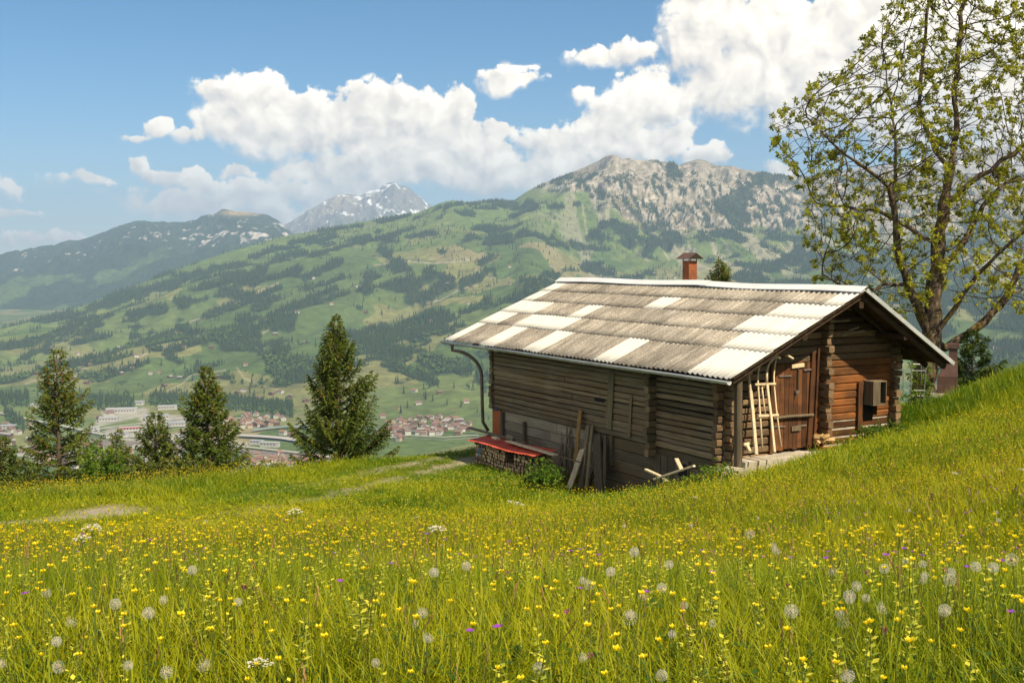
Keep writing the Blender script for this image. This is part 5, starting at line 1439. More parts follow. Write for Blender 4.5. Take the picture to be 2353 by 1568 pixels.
# ---- valley floor, and the slope from the near meadow down to it
fx = np.linspace(-9000, 9000, 620); fy = np.concatenate([np.linspace(700, 4200, 420), np.linspace(4230, 14500, 150)])
FXg, FYg = np.meshgrid(fx, fy); FXg = FXg * (FYg / 9000 + .12)
FZg = FLOOR + (fbm(FXg / 500, FYg / 500, 3, 301) - .5) * 8
colF = meadow_colour(FXg, FYg, 150, 303, .03)
fpx, fpy = project(FXg, FYg, FZg)
def strip_mask(segs, w):
    m = np.zeros(fpx.shape)
    for (x0, y0, x1, y1) in segs:
        dx, dy = x1 - x0, y1 - y0; t = np.clip(((fpx - x0) * dx + (fpy - y0) * dy) / (dx * dx + dy * dy), 0, 1)
        m = np.maximum(m, sstep(w, w * .6, np.hypot(fpx - x0 - t * dx, fpy - y0 - t * dy)))
    return m[..., None]
yard = strip_mask([(230, 968, 330, 945), (250, 990, 420, 1010), (300, 1012, 560, 1025), (280, 1000, 350, 975), (330, 960, 420, 965)], 13) * .75
colF = colF * (1 - yard) + np.array((.33, .31, .28)) * yard
rail = strip_mask([(200, 1013, 420, 1026), (420, 1026, 760, 1052)], 9)
colF = colF * (1 - rail) + np.array((.17, .145, .125)) * rail
tag(link_mesh('valley_floor', np_mesh('valley_floor', np.stack([FXg, FYg, FZg], -1).reshape(-1, 3), grid_quads(*FXg.shape), land_mat('valley_land', .03, .3, 3), True, {'Col': colF.reshape(-1, 3)})), kind='structure')
sx_ = np.linspace(-1, 1, 60); sy_ = np.linspace(0, 1, 40)
SXg, SYg = np.meshgrid(sx_, sy_); YY = 70 + SYg * 900; XX = SXg * (60 + SYg * 1500)
g0 = ground(np.clip(XX, -48, 48), np.full_like(XX, 70.0)) - 3
ZZ = g0 + (FLOOR - 8 - g0) * np.interp(SYg, [0, .5, 1], [0, .62, 1]) + (fbm(XX / 50, YY / 50, 3, 311) - .5) * 3
tag(link_mesh('lower_slope', np_mesh('lower_slope', np.stack([XX, YY, ZZ], -1).reshape(-1, 3), grid_quads(40, 60), gm, True)), kind='structure')
def strip_road(name, pts, w, mat):
    """flat ribbon on the valley floor through sight-line points"""
    P_ = []
    for (x, y) in pts:
        k, s = KS(x, y); P_.append(Vector((k * FLOOR / s, FLOOR / s, FLOOR + 5.0)))
    vs = []; fs = []
    for i, p in enumerate(P_):
        d = (P_[min(i + 1, len(P_) - 1)] - P_[max(i - 1, 0)]).normalized(); n = Vector((-d.y, d.x, 0)) * w / 2; vs += [p + n, p - n]
    for i in range(len(P_) - 1): fs.append((2*i, 2*i + 1, 2*i + 3, 2*i + 2))
    m = MB(); m.add(vs, fs, 0); m.add([v - Vector((0, 0, 6)) for v in vs], [f[::-1] for f in fs], 0)
    ob = m.build(name, [mat]); tag(ob, kind='structure'); return ob
ROADM = plain('pale_road', (.36, .34, .31), .9); WATER = plain('river_water', (.16, .27, .26), .2)
strip_road('airstrip', [(548, 1003), (600, 1006), (650, 1010), (690, 1016)], 26, ROADM)
strip_road('road', [(300, 1004), (420, 1016), (560, 1030), (700, 1045), (800, 1060)], 10, ROADM)
strip_road('road', [(180, 1000), (250, 985), (330, 975), (440, 960), (560, 965)], 9, ROADM)
strip_road('road', [(-20, 948), (60, 965), (160, 985), (240, 1002)], 10, ROADM)
strip_road('road', [(860, 1012), (940, 1004), (1020, 1008), (1100, 1003)], 8, ROADM)
strip_road('river', [(1000, 995), (900, 992), (800, 985), (700, 984), (660, 983), (620, 986), (580, 992)], 16, WATER)

# ---- the far ranges
def ridge_range(name, tab, Yt, Yf, zf, colour, rough_amp, seed, ncol=520, nrow=150, power=.9, k0=-900, k1=3100, mat=None):
    ks = np.linspace(KS(max(k0, tab[0][0]), 500)[0], KS(min(k1, tab[-1][0]), 500)[0], ncol); px = 1176 + FPX * ks * (CP + .1 * SP)
    yt = lerp_tab(px, tab, 1); zt = np.array([KS(1176, y)[1] for y in yt]) * Yt
    f_ = np.concatenate([np.linspace(0, 1, nrow - 12), np.linspace(1.02, 1.35, 12)])[:, None]; fc_ = np.minimum(f_, 1)
    Y = Yf + (Yt - Yf) * f_ + 0 * ks[None, :]; X = ks[None, :] * Y
    Z = zf + (zt[None, :] - zf) * fc_ ** power
    mid_ = np.clip(4 * fc_ * (1 - fc_), 0, 1) ** .6
    Z = Z + (ridged(X / 900 + Y / 2500, Y / 1100, 5, seed) - .5) * rough_amp * mid_ + (ridged(X / 220, Y / 330, 4, seed + 3) - .5) * rough_amp * .35 * np.minimum(1, mid_ * 1.4 + .05)
    Z = np.where(f_ > 1, zt[None, :] - (f_ - 1) * (Yt - Yf) * .7, Z)
    qx, qy = project(X, Y, Z)
    col = colour(X, Y, Z, qx, qy, fc_ + 0 * X)
    ob = link_mesh(name, np_mesh(name, np.stack([X, Y, Z], -1).reshape(-1, 3), grid_quads(nrow, ncol), mat or LAND, True, {'Col': col.reshape(-1, 3)})); tag(ob, kind='structure')
    return X, Y, Z, qx, qy
BT = [(-900, 560), (-600, 566), (-300, 582), (0, 590), (40, 584), (80, 578), (130, 566), (180, 552), (220, 540), (250, 530), (275, 519), (300, 512), (330, 510), (350, 513), (400, 511), (430, 511), (450, 508), (462, 500), (478, 496), (490, 499), (505, 490), (515, 485), (525, 484), (545, 487), (565, 487), (580, 489), (592, 493),
      (605, 493), (622, 499), (640, 508), (652, 518), (665, 530), (680, 547), (720, 575), (800, 610), (1000, 640)]
def colB(X, Y, Z, qx, qy, f_):
    c = lerp3((.020, .036, .014), (.036, .058, .022), fbm(X / 200, Y / 200, 3, 401))
    mead = sstep(.56, .62, fbm(X / 420, Y / 700, 5, 405) + .22 * (1 - f_) ** 2.4 - .09) * sstep(.5, .25, f_)
    c = c * (1 - mead[..., None]) + np.array((.075, .11, .034)) * mead[..., None]
    rockb = sstep(.60, .70, ridged(X / 150, Y / 300 + Z / 90, 4, 409) * .7 + fbm(X / 60, Y / 140, 3, 411) * .35 - .215 + .22 * np.exp(-((qx - 560) / 120) ** 2 - ((qy - 540) / 26) ** 2) + .12 * np.exp(-((qx - 380) / 110) ** 2 - ((qy - 540) / 18) ** 2)) * sstep(.35, .5, f_)
    c = c * (1 - rockb[..., None]) + np.array((.46, .42, .37)) * rockb[..., None]
    top = np.exp(-((qx - 550) / 42) ** 2 - ((qy - 489) / 6) ** 2); top = np.clip(top * 1.3, 0, 1)
    return c * (1 - top[..., None]) + np.array((.33, .25, .13)) * top[..., None]
ridge_range('forested_mountain', BT, 13000, 8800, FLOOR, colB, 260, 441, 760, 230, .8)
CT = [(520, 580), (600, 548), (640, 533), (660, 521), (680, 506), (700, 490), (720, 478), (740, 465), (755, 457), (772, 450), (790, 446), (806, 447), (818, 450), (832, 452), (840, 445), (850, 440), (862, 436), (875, 431), (885, 424), (895, 421), (905, 418), (914, 424), (922, 428), (932, 429), (942, 434), (955, 446), (965, 453), (976, 463), (992, 474), (1010, 484), (1040, 500), (1120, 530), (1300, 590)]
def colC(X, Y, Z, qx, qy, f_):
    c = lerp3((.14, .13, .12), (.27, .25, .22), fbm(X / 260, Y / 260, 4, 421))
    gr = sstep(.62, .35, f_); c = c * (1 - gr[..., None]) + np.array((.10, .135, .055)) * gr[..., None]
    tan = np.exp(-((qx - 775) / 50) ** 2) * sstep(.55, .9, f_); c = c * (1 - .6 * tan[..., None]) + np.array((.40, .33, .22)) * .6 * tan[..., None]
    sn = sstep(.60, .68, ridged(X / 330 + Y / 600, Y / 700, 4, 427) * .6 + fbm(X / 150, Y / 150, 4, 429) * .45 + .13 * np.exp(-((qx - 885) / 40) ** 2) + .06 * np.exp(-((qx - 800) / 30) ** 2) - .14) * sstep(.25, .5, f_)
    return c * (1 - sn[..., None]) + np.array((.86, .86, .86)) * sn[..., None]
ridge_range('snowy_mountain', CT, 19500, 15000, -300, colC, 420, 463, 620, 240, .95)
DT_ = [(1700, 470), (1840, 440), (1900, 412), (1937, 396), (2000, 388), (2050, 378), (2108, 365), (2160, 352), (2216, 343), (2290, 338), (2352, 330), (2500, 300), (2700, 290), (3100, 330)]
def colD(X, Y, Z, qx, qy, f_):
    c = lerp3((.18, .165, .15), (.40, .36, .31), fbm(X / 160, Y / 160, 4, 471))
    sn = sstep(.66, .71, ridged(X / 200, Y / 400, 4, 477) * .55 + fbm(X / 120, Y / 120, 4, 479) * .5 - .04) * sstep(.5, .8, f_)
    return c * (1 - sn[..., None]) + np.array((.85, .85, .85)) * sn[..., None]
ridge_range('rock_mountain', DT_, 11500, 8900, -100, colD, 330, 481, 420, 160, .9)

# ---- conifers of the woods
def far_conifer(seed, broad=False):
    rr = random.Random(seed); m = MB()
    if not broad:
        for (z0, z1, r) in ((1.5, 9, 3.3), (5.5, 15, 2.6), (11, 20.5, 1.7)):
            k = 7; vs = [Vector((0, 0, z1))] + [Vector((r * rr.uniform(.7, 1.15) * math.cos(6.283 * i / k), r * rr.uniform(.7, 1.15) * math.sin(6.283 * i / k), z0 + rr.uniform(-.8, .8))) for i in range(k)]
            m.add(vs, [(0, 1 + i, 1 + (i + 1) % k) for i in range(k)], 0)
        m.tube([(0, 0, -4), (0, 0, 6)], [.4, .3], 5, 0)
    else:
        for q in range(5):
            c = Vector((rr.uniform(-2.5, 2.5), rr.uniform(-2.5, 2.5), rr.uniform(4, 9))); r = rr.uniform(2.2, 3.6); k = 6
            rings = [[c + Vector((r * math.sin(a) * rr.uniform(.8, 1.2) * math.cos(6.283 * i / k), r * math.sin(a) * rr.uniform(.8, 1.2) * math.sin(6.283 * i / k), r * .9 * math.cos(a))) for i in range(k)] for a in (.5, 1.2, 1.9, 2.6)]
            vs = sum(rings, []); fs = []
            for a in range(3):
                for i in range(k): fs.append((a*k + i, a*k + (i+1) % k, (a+1)*k + (i+1) % k, (a+1)*k + i))
            fs.append(tuple(range(k))); m.add(vs, fs, 0)
        m.tube([(0, 0, -4), (0, 0, 6)], [.4, .3], 5, 0)
    return m
def tree_far_mat(name, c1, c2):
    m, nt, out = new_mat(name)
    oi = N(nt, 'ShaderNodeObjectInfo')
    a = N(nt, 'ShaderNodeAttribute', _attribute_name='tint', _attribute_type='INSTANCER')
    f = mathn(nt, 'ADD', mathn(nt, 'MULTIPLY', oi.outputs['Random'], .6), mathn(nt, 'MULTIPLY', a.outputs['Fac'], .4))
    principled(nt, out, ramp(nt, f, [(0, c1), (1, c2)]).outputs[0], .9, None, 0, .1)
    return m
FARCON = tree_far_mat('far_conifer', (.022, .042, .014), (.050, .078, .022)); FARDEC = tree_far_mat('far_broadleaf', (.045, .085, .018), (.085, .135, .028))
TREEM = [far_conifer(s).mesh('far_spruce', [FARCON]) for s in range(5)] + [far_conifer(20 + s, True).mesh('far_broadleaf', [FARDEC]) for s in range(3)]

def gn_scatter(name, meshes, pts, idx, rot, scale, extra, label_kind='stuff'):
    """one object whose points carry copies of the given meshes"""
    coll = bpy.data.collections.new(name + '_kinds')
    for i, me in enumerate(meshes):
        o = bpy.data.objects.new('%s_kind_%02d' % (name, i), me); coll.objects.link(o)
    me = bpy.data.meshes.new(name); me.vertices.add(len(pts)); me.vertices.foreach_set('co', np.ascontiguousarray(pts, dtype=np.float32).ravel())
    def A(nm, typ, arr, key):
        a = me.attributes.new(nm, typ, 'POINT'); a.data.foreach_set(key, np.ascontiguousarray(arr).ravel())
    A('kind_index', 'INT', np.asarray(idx, np.int32), 'value'); A('turn', 'FLOAT_VECTOR', np.asarray(rot, np.float32), 'vector'); A('size', 'FLOAT_VECTOR', np.asarray(scale, np.float32), 'vector')
    for k, arr in extra.items(): A(k, 'FLOAT', np.asarray(arr, np.float32), 'value')
    o = link_mesh(name, me)
    g = bpy.data.node_groups.new(name + '_scatter', 'GeometryNodeTree')
    g.interface.new_socket(name='Geometry', in_out='INPUT', socket_type='NodeSocketGeometry'); g.interface.new_socket(name='Geometry', in_out='OUTPUT', socket_type='NodeSocketGeometry')
    gi = g.nodes.new('NodeGroupInput'); go = g.nodes.new('NodeGroupOutput'); ci = g.nodes.new('GeometryNodeCollectionInfo')
    ci.inputs['Collection'].default_value = coll; ci.inputs['Separate Children'].default_value = True; ci.inputs['Reset Children'].default_value = True
    ip = g.nodes.new('GeometryNodeInstanceOnPoints'); ip.inputs['Pick Instance'].default_value = True
    def NA(nm, typ, outn):
        n = g.nodes.new('GeometryNodeInputNamedAttribute'); n.data_type = typ; n.inputs['Name'].default_value = nm
        return next(s for s in n.outputs if s.enabled and s.name == 'Attribute')
    g.links.new(gi.outputs[0], ip.inputs['Points']); g.links.new(ci.outputs[0], ip.inputs['Instance'])
    g.links.new(NA('kind_index', 'INT', 0), ip.inputs['Instance Index'])
    e = g.nodes.new('FunctionNodeEulerToRotation'); g.links.new(NA('turn', 'FLOAT_VECTOR', 0), e.inputs[0]); g.links.new(e.outputs[0], ip.inputs['Rotation'])
    g.links.new(NA('size', 'FLOAT_VECTOR', 0), ip.inputs['Scale'])
    g.links.new(ip.outputs[0], go.inputs[0])
    md = o.modifiers.new('scatter', 'NODES'); md.node_group = g
    tag(o, kind='stuff')
    return o
def interp_grid(A, fi, fj):
    i = np.floor(fi).astype(int); j = np.floor(fj).astype(int); a = fi - i; b = fj - j
    return (A[i, j] * (1 - b) + A[i, j + 1] * b) * (1 - a) + (A[i + 1, j] * (1 - b) + A[i + 1, j + 1] * b) * a
rgf = np.random.default_rng(77)
dYs = np.diff(Yg, axis=0)[:NR - 26, :-1]; dXs = np.diff(Xg, axis=1)[:NR - 26, :]
area = np.abs(dYs * dXs[:dYs.shape[0]])
vis = (PXm[:NR - 26, :-1] > -260) & (PXm[:NR - 26, :-1] < 2620)
dens = sstep(.02, .30, wm[:NR - 26, :-1]) / 135.0
sparse = sstep(.44, .66, fbm(Xg / 300 - Yg / 900, Yg / 340, 4, 501))[:NR - 26, :-1] / 3600.0
dens = (dens + sparse * (1 - rockm[:NR - 26, :-1])) * vis
nexp = dens * area
cnt_ = rgf.poisson(nexp)
ii, jj = np.nonzero(cnt_); rep = cnt_[ii, jj]; ii = np.repeat(ii, rep); jj = np.repeat(jj, rep)
fi = ii + rgf.random(len(ii)); fj = jj + rgf.random(len(jj))
tp = np.stack([interp_grid(Xg, fi, fj), interp_grid(Yg, fi, fj), interp_grid(Zg, fi, fj)], 1)
# riverside woods on the valley floor
FW = [(176, 924, 308, 927, 13, 5), (345, 920, 452, 922, 11, 6), (500, 925, 672, 944, 12, 10), (-60, 920, 66, 921, 12, 6), (10, 950, 55, 985, 10, 3), (90, 900, 130, 905, 5, 2), (510, 1052, 545, 1060, 8, 2)]
fpts = []
for (x0, y0, x1, y1, w, dn) in FW:
    for _ in range(int(abs(x1 - x0) * dn * 1.0)):
        t = rgf.random(); x = x0 + (x1 - x0) * t; y = y0 + (y1 - y0) * t + rgf.normal(0, w * .5)
        k, s = KS(x, y); fpts.append((k * FLOOR / s, FLOOR / s, FLOOR))
fpts = np.array(fpts)
allp = np.concatenate([tp, fpts]); isfl = np.r_[np.zeros(len(tp)), np.ones(len(fpts))]
decm = fbm(allp[:, 0] / 220, allp[:, 1] / 220, 3, 511)
apx, apy = project(allp[:, 0], allp[:, 1], allp[:, 2])
low = np.clip((apy - 690) / 200, 0, 1)
isdec = rgf.random(len(allp)) < np.where(isfl > 0, .35, sstep(.50, .64, decm) * (.15 + .75 * low))
kidx = np.where(isdec, rgf.integers(5, 8, len(allp)), rgf.integers(0, 5, len(allp)))
sc = rgf.uniform(.65, 1.25, len(allp)) * np.where(apy < 470, .8, 1.0)
# the 300 that show largest in the picture are trees of their own
inview = (apx > 10) & (apx < 2340) & (apy < 1000) & ~((apx > 1020) & (apy > 640)) & ~((apx > 690) & (apx < 880) & (apy > 730)) & ~((apx > 40) & (apx < 560) & (apy > 850))
sizepx = np.where(inview, sc * 20 / allp[:, 1], 0)
# a tree at the front edge of a wood or alone shows best
alone = np.r_[interp_grid(wm, np.minimum(fi, NR - 2), fj), np.full(len(fpts), .5)]
sizepx = sizepx * np.where(alone < .12, 1.6, 1.0)
order = np.argsort(-sizepx)[:300]; rest = np.setdiff1d(np.arange(len(allp)), order)
for i in order:
    q = isdec[i]
    o = bpy.data.objects.new('far_broadleaf_tree' if q else 'far_spruce_tree', TREEM[int(kidx[i])]); o.location = allp[i]; s = float(sc[i]); o.scale = (s, s, s * random.uniform(.9, 1.2)); o.rotation_euler = (0, 0, random.uniform(0, 6)); COL.objects.link(o)
    tag(o, 'small round broadleaf tree far off across the valley' if q else 'small dark spruce far off on the green flank across the valley', 'tree', 'far broadleaf trees across the valley' if q else 'far spruces across the valley')
rest = rest[sc[rest] > 0]
s3 = np.stack([sc[rest], sc[rest], sc[rest] * rgf.uniform(.9, 1.2, len(rest))], 1)
gn_scatter('far_forest', TREEM, allp[rest], kidx[rest], np.stack([np.zeros(len(rest)), np.zeros(len(rest)), rgf.uniform(0, 6.28, len(rest))], 1), s3, {'tint': np.clip(fbm(allp[rest, 0] / 150, allp[rest, 1] / 150, 3, 521), 0, 1)})
tag(bpy.data.objects['far_forest'], 'dark spruce woods mixed with broadleaf on the flank across the valley', 'forest')
print('far trees', len(allp))

# ---- houses: chalets of the villages and farms, low halls of the works yard
def house_mesh(seed, w, d, h, roofh, wallc, roofc, over=.9):
    m = MB()
    m.box((-w/2, -d/2, -3), (w/2, d/2, h), 0)
    m.add([(-w/2, -d/2, h), (w/2, -d/2, h), (0, -d/2, h + roofh), (-w/2, d/2, h), (w/2, d/2, h), (0, d/2, h + roofh)], [(0, 1, 2), (5, 4, 3)], 0)
    o = over; e = roofh / (w / 2) * o
    for s in (-1, 1):
        q = [Vector((0, -d/2 - o, h + roofh + .25)), Vector((0, d/2 + o, h + roofh + .25)), Vector((s * (w/2 + o), d/2 + o, h - e + .25)), Vector((s * (w/2 + o), -d/2 - o, h - e + .25))]
        m.add(q + [v - Vector((0, 0, .3)) for v in q], [(0, 1, 2, 3), (7, 6, 5, 4), (0, 4, 5, 1), (1, 5, 6, 2), (2, 6, 7, 3), (3, 7, 4, 0)], 1)
    for k in range(3):
        for fl in (1.2, 3.6):
            if fl + 1.2 < h: m.box((-w/2 + w * (k + .65) / 4 + .1, -d/2 - .06, fl), (-w/2 + w * (k + .65) / 4 + 1.2, -d/2 - .005, fl + 1.2), 2)
    return m.mesh('house', [wallc, roofc, DARKIN])
WW = plain('white_render', (.50, .47, .42), .9); WB = plain('brown_timber', (.13, .075, .04), .9); WC = plain('cream_render', (.40, .34, .26), .9)
RO = plain('orange_tiles', (.235, .125, .08), .9); RB = plain('brown_tiles', (.17, .105, .08), .9); RG = plain('grey_slates', (.26, .25, .245), .8); RR = plain('red_tiles', (.19, .09, .065), .9)
HM = [('white walled house with an orange roof', house_mesh(1, 11, 13, 5.5, 2.8, WW, RO)), ('timber chalet with a brown roof', house_mesh(2, 12, 12, 5.5, 2.6, WB, RB)), ('white chalet with a brown roof', house_mesh(3, 12, 14, 6, 2.8, WW, RB)),
      ('cream house with a red roof', house_mesh(4, 10, 12, 6, 3, WC, RR)), ('timber barn with a grey roof', house_mesh(5, 11, 16, 5, 2.6, WB, RG)), ('cream chalet with an orange roof', house_mesh(6, 11, 12, 5.5, 2.7, WC, RO))]
def mass_hit(px, py):
    j = int(np.clip(np.argmin(np.abs(pxs - px)), 0, len(kcols) - 2)); col = PYm[:NR - 24, j]
    i = np.argmax(col <= py)
    return Vector((Xg[i, j], Yg[i, j], Zg[i, j])) if col[i] <= py and i > 0 else None
def floor_hit(px, py):
    k, s = KS(px, py); return Vector((k * FLOOR / s, FLOOR / s, FLOOR + 2))
rh = random.Random(3)
placed = []
def house(v, kind, where, grp, rz=None, s=1.0, gap=13):
    if v is None: return
    if any((v - q).length < gap for q in placed): return
    placed.append(v.copy())
    lab, me = HM[kind]
    o = bpy.data.objects.new('house', me); o.location = v; o.scale = (s, s, s); o.rotation_euler = (0, 0, rh.uniform(-.5, .5) + rh.choice((0, 1.57)) if rz is None else rz); COL.objects.link(o)
    tag(o, lab + ' ' + where, 'house', grp + ', ' + lab)
def cluster(cx, cy, rx, ry, n, kinds, where, grp):
    for _ in range(n):
        a, r = rh.uniform(0, 6.283), math.sqrt(rh.random()); house(floor_hit(cx + rx * r * math.cos(a), cy + ry * r * math.sin(a)), rh.choice(kinds), where, grp)
cluster(985, 982, 100, 22, 95, [1, 2, 2, 1, 3, 5, 4], 'in the village seen left of the firewood stack', 'village houses beside the barn')
cluster(900, 1000, 40, 14, 24, [1, 2, 0, 3], 'in the village seen left of the firewood stack', 'village houses beside the barn')
cluster(585, 968, 75, 16, 60, [0, 1, 2, 3, 5], 'in the town right of the full green spruce', 'town houses on the valley floor')
cluster(640, 1058, 90, 14, 46, [0, 5, 5, 3], 'in the row of houses above the meadow crest', 'houses beyond the meadow crest')
cluster(240, 1050, 170, 28, 60, [1, 2, 3, 5, 0], 'glimpsed between the left spruces', 'houses behind the left spruces')
cluster(40, 1010, 70, 40, 26, [1, 2, 4], 'near the left edge of the valley town', 'houses at the left of the valley')
cluster(240, 955, 25, 10, 8, [1, 2], 'beside the white factory halls', 'houses by the factory halls')
SCATF = [(160, 870), (190, 882), (228, 853), (250, 850), (270, 860), (360, 857), (372, 888), (386, 868), (410, 870), (125, 873), (75, 860), (86, 705), (60, 735), (110, 800), (170, 815), (620, 908), (640, 904), (660, 912), (555, 900), (540, 905), (590, 918), (700, 924), (720, 926), (500, 868), (340, 860), (300, 850), (630, 770), (700, 790), (560, 840), (1075, 700),
         (880, 960), (915, 945), (960, 930), (1040, 950), (1090, 940), (1070, 925), (1010, 905), (950, 900), (670, 1005), (650, 998), (690, 1008), (530, 700), (600, 735), (720, 640), (820, 660), (860, 590), (940, 600), (1030, 655), (1090, 620), (1130, 640), (1170, 615), (1230, 700), (1265, 612), (1330, 610), (1410, 625), (1450, 640), (1500, 630), (1550, 640), (1170, 655), (990, 740), (840, 720),
         (760, 700), (480, 800), (420, 800), (310, 820), (270, 800), (200, 840), (1190, 660), (1080, 660), (880, 540), (610, 690), (680, 720), (1340, 655), (1240, 650), (2290, 800), (2300, 806)]
for (x, y) in SCATF:
    v = mass_hit(x, y)
    if y > 930: v = floor_hit(x, y)
    house(v, rh.choice([0, 1, 1, 2, 3, 4]), 'standing alone on the green flank across the valley' if y <= 930 else 'standing alone in the valley fields', 'scattered farms on the flank' if y <= 930 else 'farms in the valley fields', None, 1.1)
HALLM = plain('hall_wall', (.42, .405, .38), .8); HALLR = plain('hall_roof', (.36, .355, .345), .6); HALLG = plain('grey_hall_roof', (.30, .31, .33), .6)
def hall(px, py, w, d, h, rz, roofm, label, band=None):
    w *= .8; d *= .8; h *= .85
    m = MB(); m.box((-w/2, -d/2, -2), (w/2, d/2, h), 0); m.box((-w/2 - .6, -d/2 - .6, h + .02), (w/2 + .6, d/2 + .6, h + 1.0), 1)
    for k in range(int(w // 7)): m.box((-w/2 + 2 + k * 7, -d/2 - .1, h * .45), (-w/2 + 6 + k * 7, -d/2 - .01, h * .72), 2)
    if band: m.box((-w/2 - .7, -d/2 - .75, h - 1.4), (w/2 + .7, -d/2 - .62, h + .8), 3)
    mats = [HALLM, roofm, DARKIN] + ([band] if band else [])
    ob = m.build('factory_hall', mats); ob.location = floor_hit(px, py); ob.rotation_euler = (0, 0, rz); tag(ob, label, 'hall')
for q in ((280, 948, 95, 42, 11, .25, HALLR, 'long white roofed factory hall, largest of the works'), (250, 967, 55, 34, 9, .2, HALLR, 'white factory hall in front of the largest one'), (360, 962, 70, 40, 9, .3, HALLG, 'grey roofed hall right of the large white one'),
          (405, 978, 60, 34, 8, .25, HALLG, 'dark grey roofed hall lower right in the works'), (310, 930, 60, 30, 9, .2, HALLG, 'grey hall behind the large white one'), (215, 990, 34, 26, 10, .3, HALLR, 'white block with windows left of the rail yard'), (300, 990, 62, 22, 9, .35, HALLR, 'flat pale hall with a red fascia', plain('red_fascia', (.45, .05, .04), .6)),
          (270, 1004, 60, 22, 7, .3, HALLG, 'dark low warehouse beside the rail yard'), (420, 1006, 40, 24, 8, .3, HALLG, 'dark warehouse right of the rail yard'), (620, 1026, 50, 18, 9, -.15, HALLR, 'long white building beside the railway line'), (590, 1020, 36, 16, 7, -.15, HALLG, 'grey shed left of the long white railway building'),
          (20, 985, 44, 26, 8, .1, HALLG, 'grey hall at the left edge of the valley'), (90, 935, 50, 24, 8, .1, HALLR, 'pale hall beside the left river wood'), (385, 940, 60, 30, 9, .25, HALLR, 'pale hall behind the grey roofed ones'), (330, 995, 30, 20, 7, .3, HALLR, 'small white hall behind the rail yard')):
    hall(*q)

# ---- the air: a closed box of thin haze
HZ = MB(); HZ.box((-26000, -9000, FLOOR - 16), (26000, 27000, 1420), 0)
hm, nt, out = new_mat('haze_air')
pv = nt.nodes.new('ShaderNodeVolumePrincipled'); pv.inputs['Color'].default_value = (.50, .71, 1.0, 1); pv.inputs['Density'].default_value = 6.2e-5; pv.inputs['Anisotropy'].default_value = 0.0
nt.links.new(pv.outputs[0], out.inputs['Volume'])
tag(HZ.build('haze', [hm]), kind='stuff')
# ------------------------------------------------------------------ the flowering meadow
rgm = np.random.default_rng(2024)
GRASS = leafy('meadow_grass', (0.15, 0.265, 0.005), (0.54, 0.50, 0.007), (0.78, 0.62, 0.018), .5, True, .55, True)
STALK = leafy('grass_stalk', (0.16, 0.14, 0.022), (0.27, 0.21, 0.045), (0.34, 0.23, 0.09), .3, True, .6, True)
SEEDH = plain('grass_seed_head', (0.36, 0.20, 0.075), .8, .3)
CLOVER = leafy('clover_leaf', (0.050, 0.110, 0.010), (0.10, 0.165, 0.014), None, .35, True, .6, True)
STEM = plain('flower_stem', (0.13, 0.165, 0.018), .7, .2)
YEL = plain('buttercup_petal', (0.88, 0.71, 0.014), .4, .35)
RAT = plain('rattle_flower', (0.68, 0.62, 0.055), .6, .35)
RATL = plain('rattle_leaf', (0.32, 0.36, 0.035), .6, .35)
PUR = plain('cranesbill_petal', (0.34, 0.07, 0.50), .5, .35)
PNK = plain('clover_flower', (0.38, 0.07, 0.17), .6, .25)
WHT = plain('umbel_flower', (0.78, 0.74, 0.64), .7, .3)
PAP = plain('dandelion_down', (0.86, 0.80, 0.68), .8, .5)
PAPC = plain('seed_core', (0.28, 0.20, 0.11), .8)

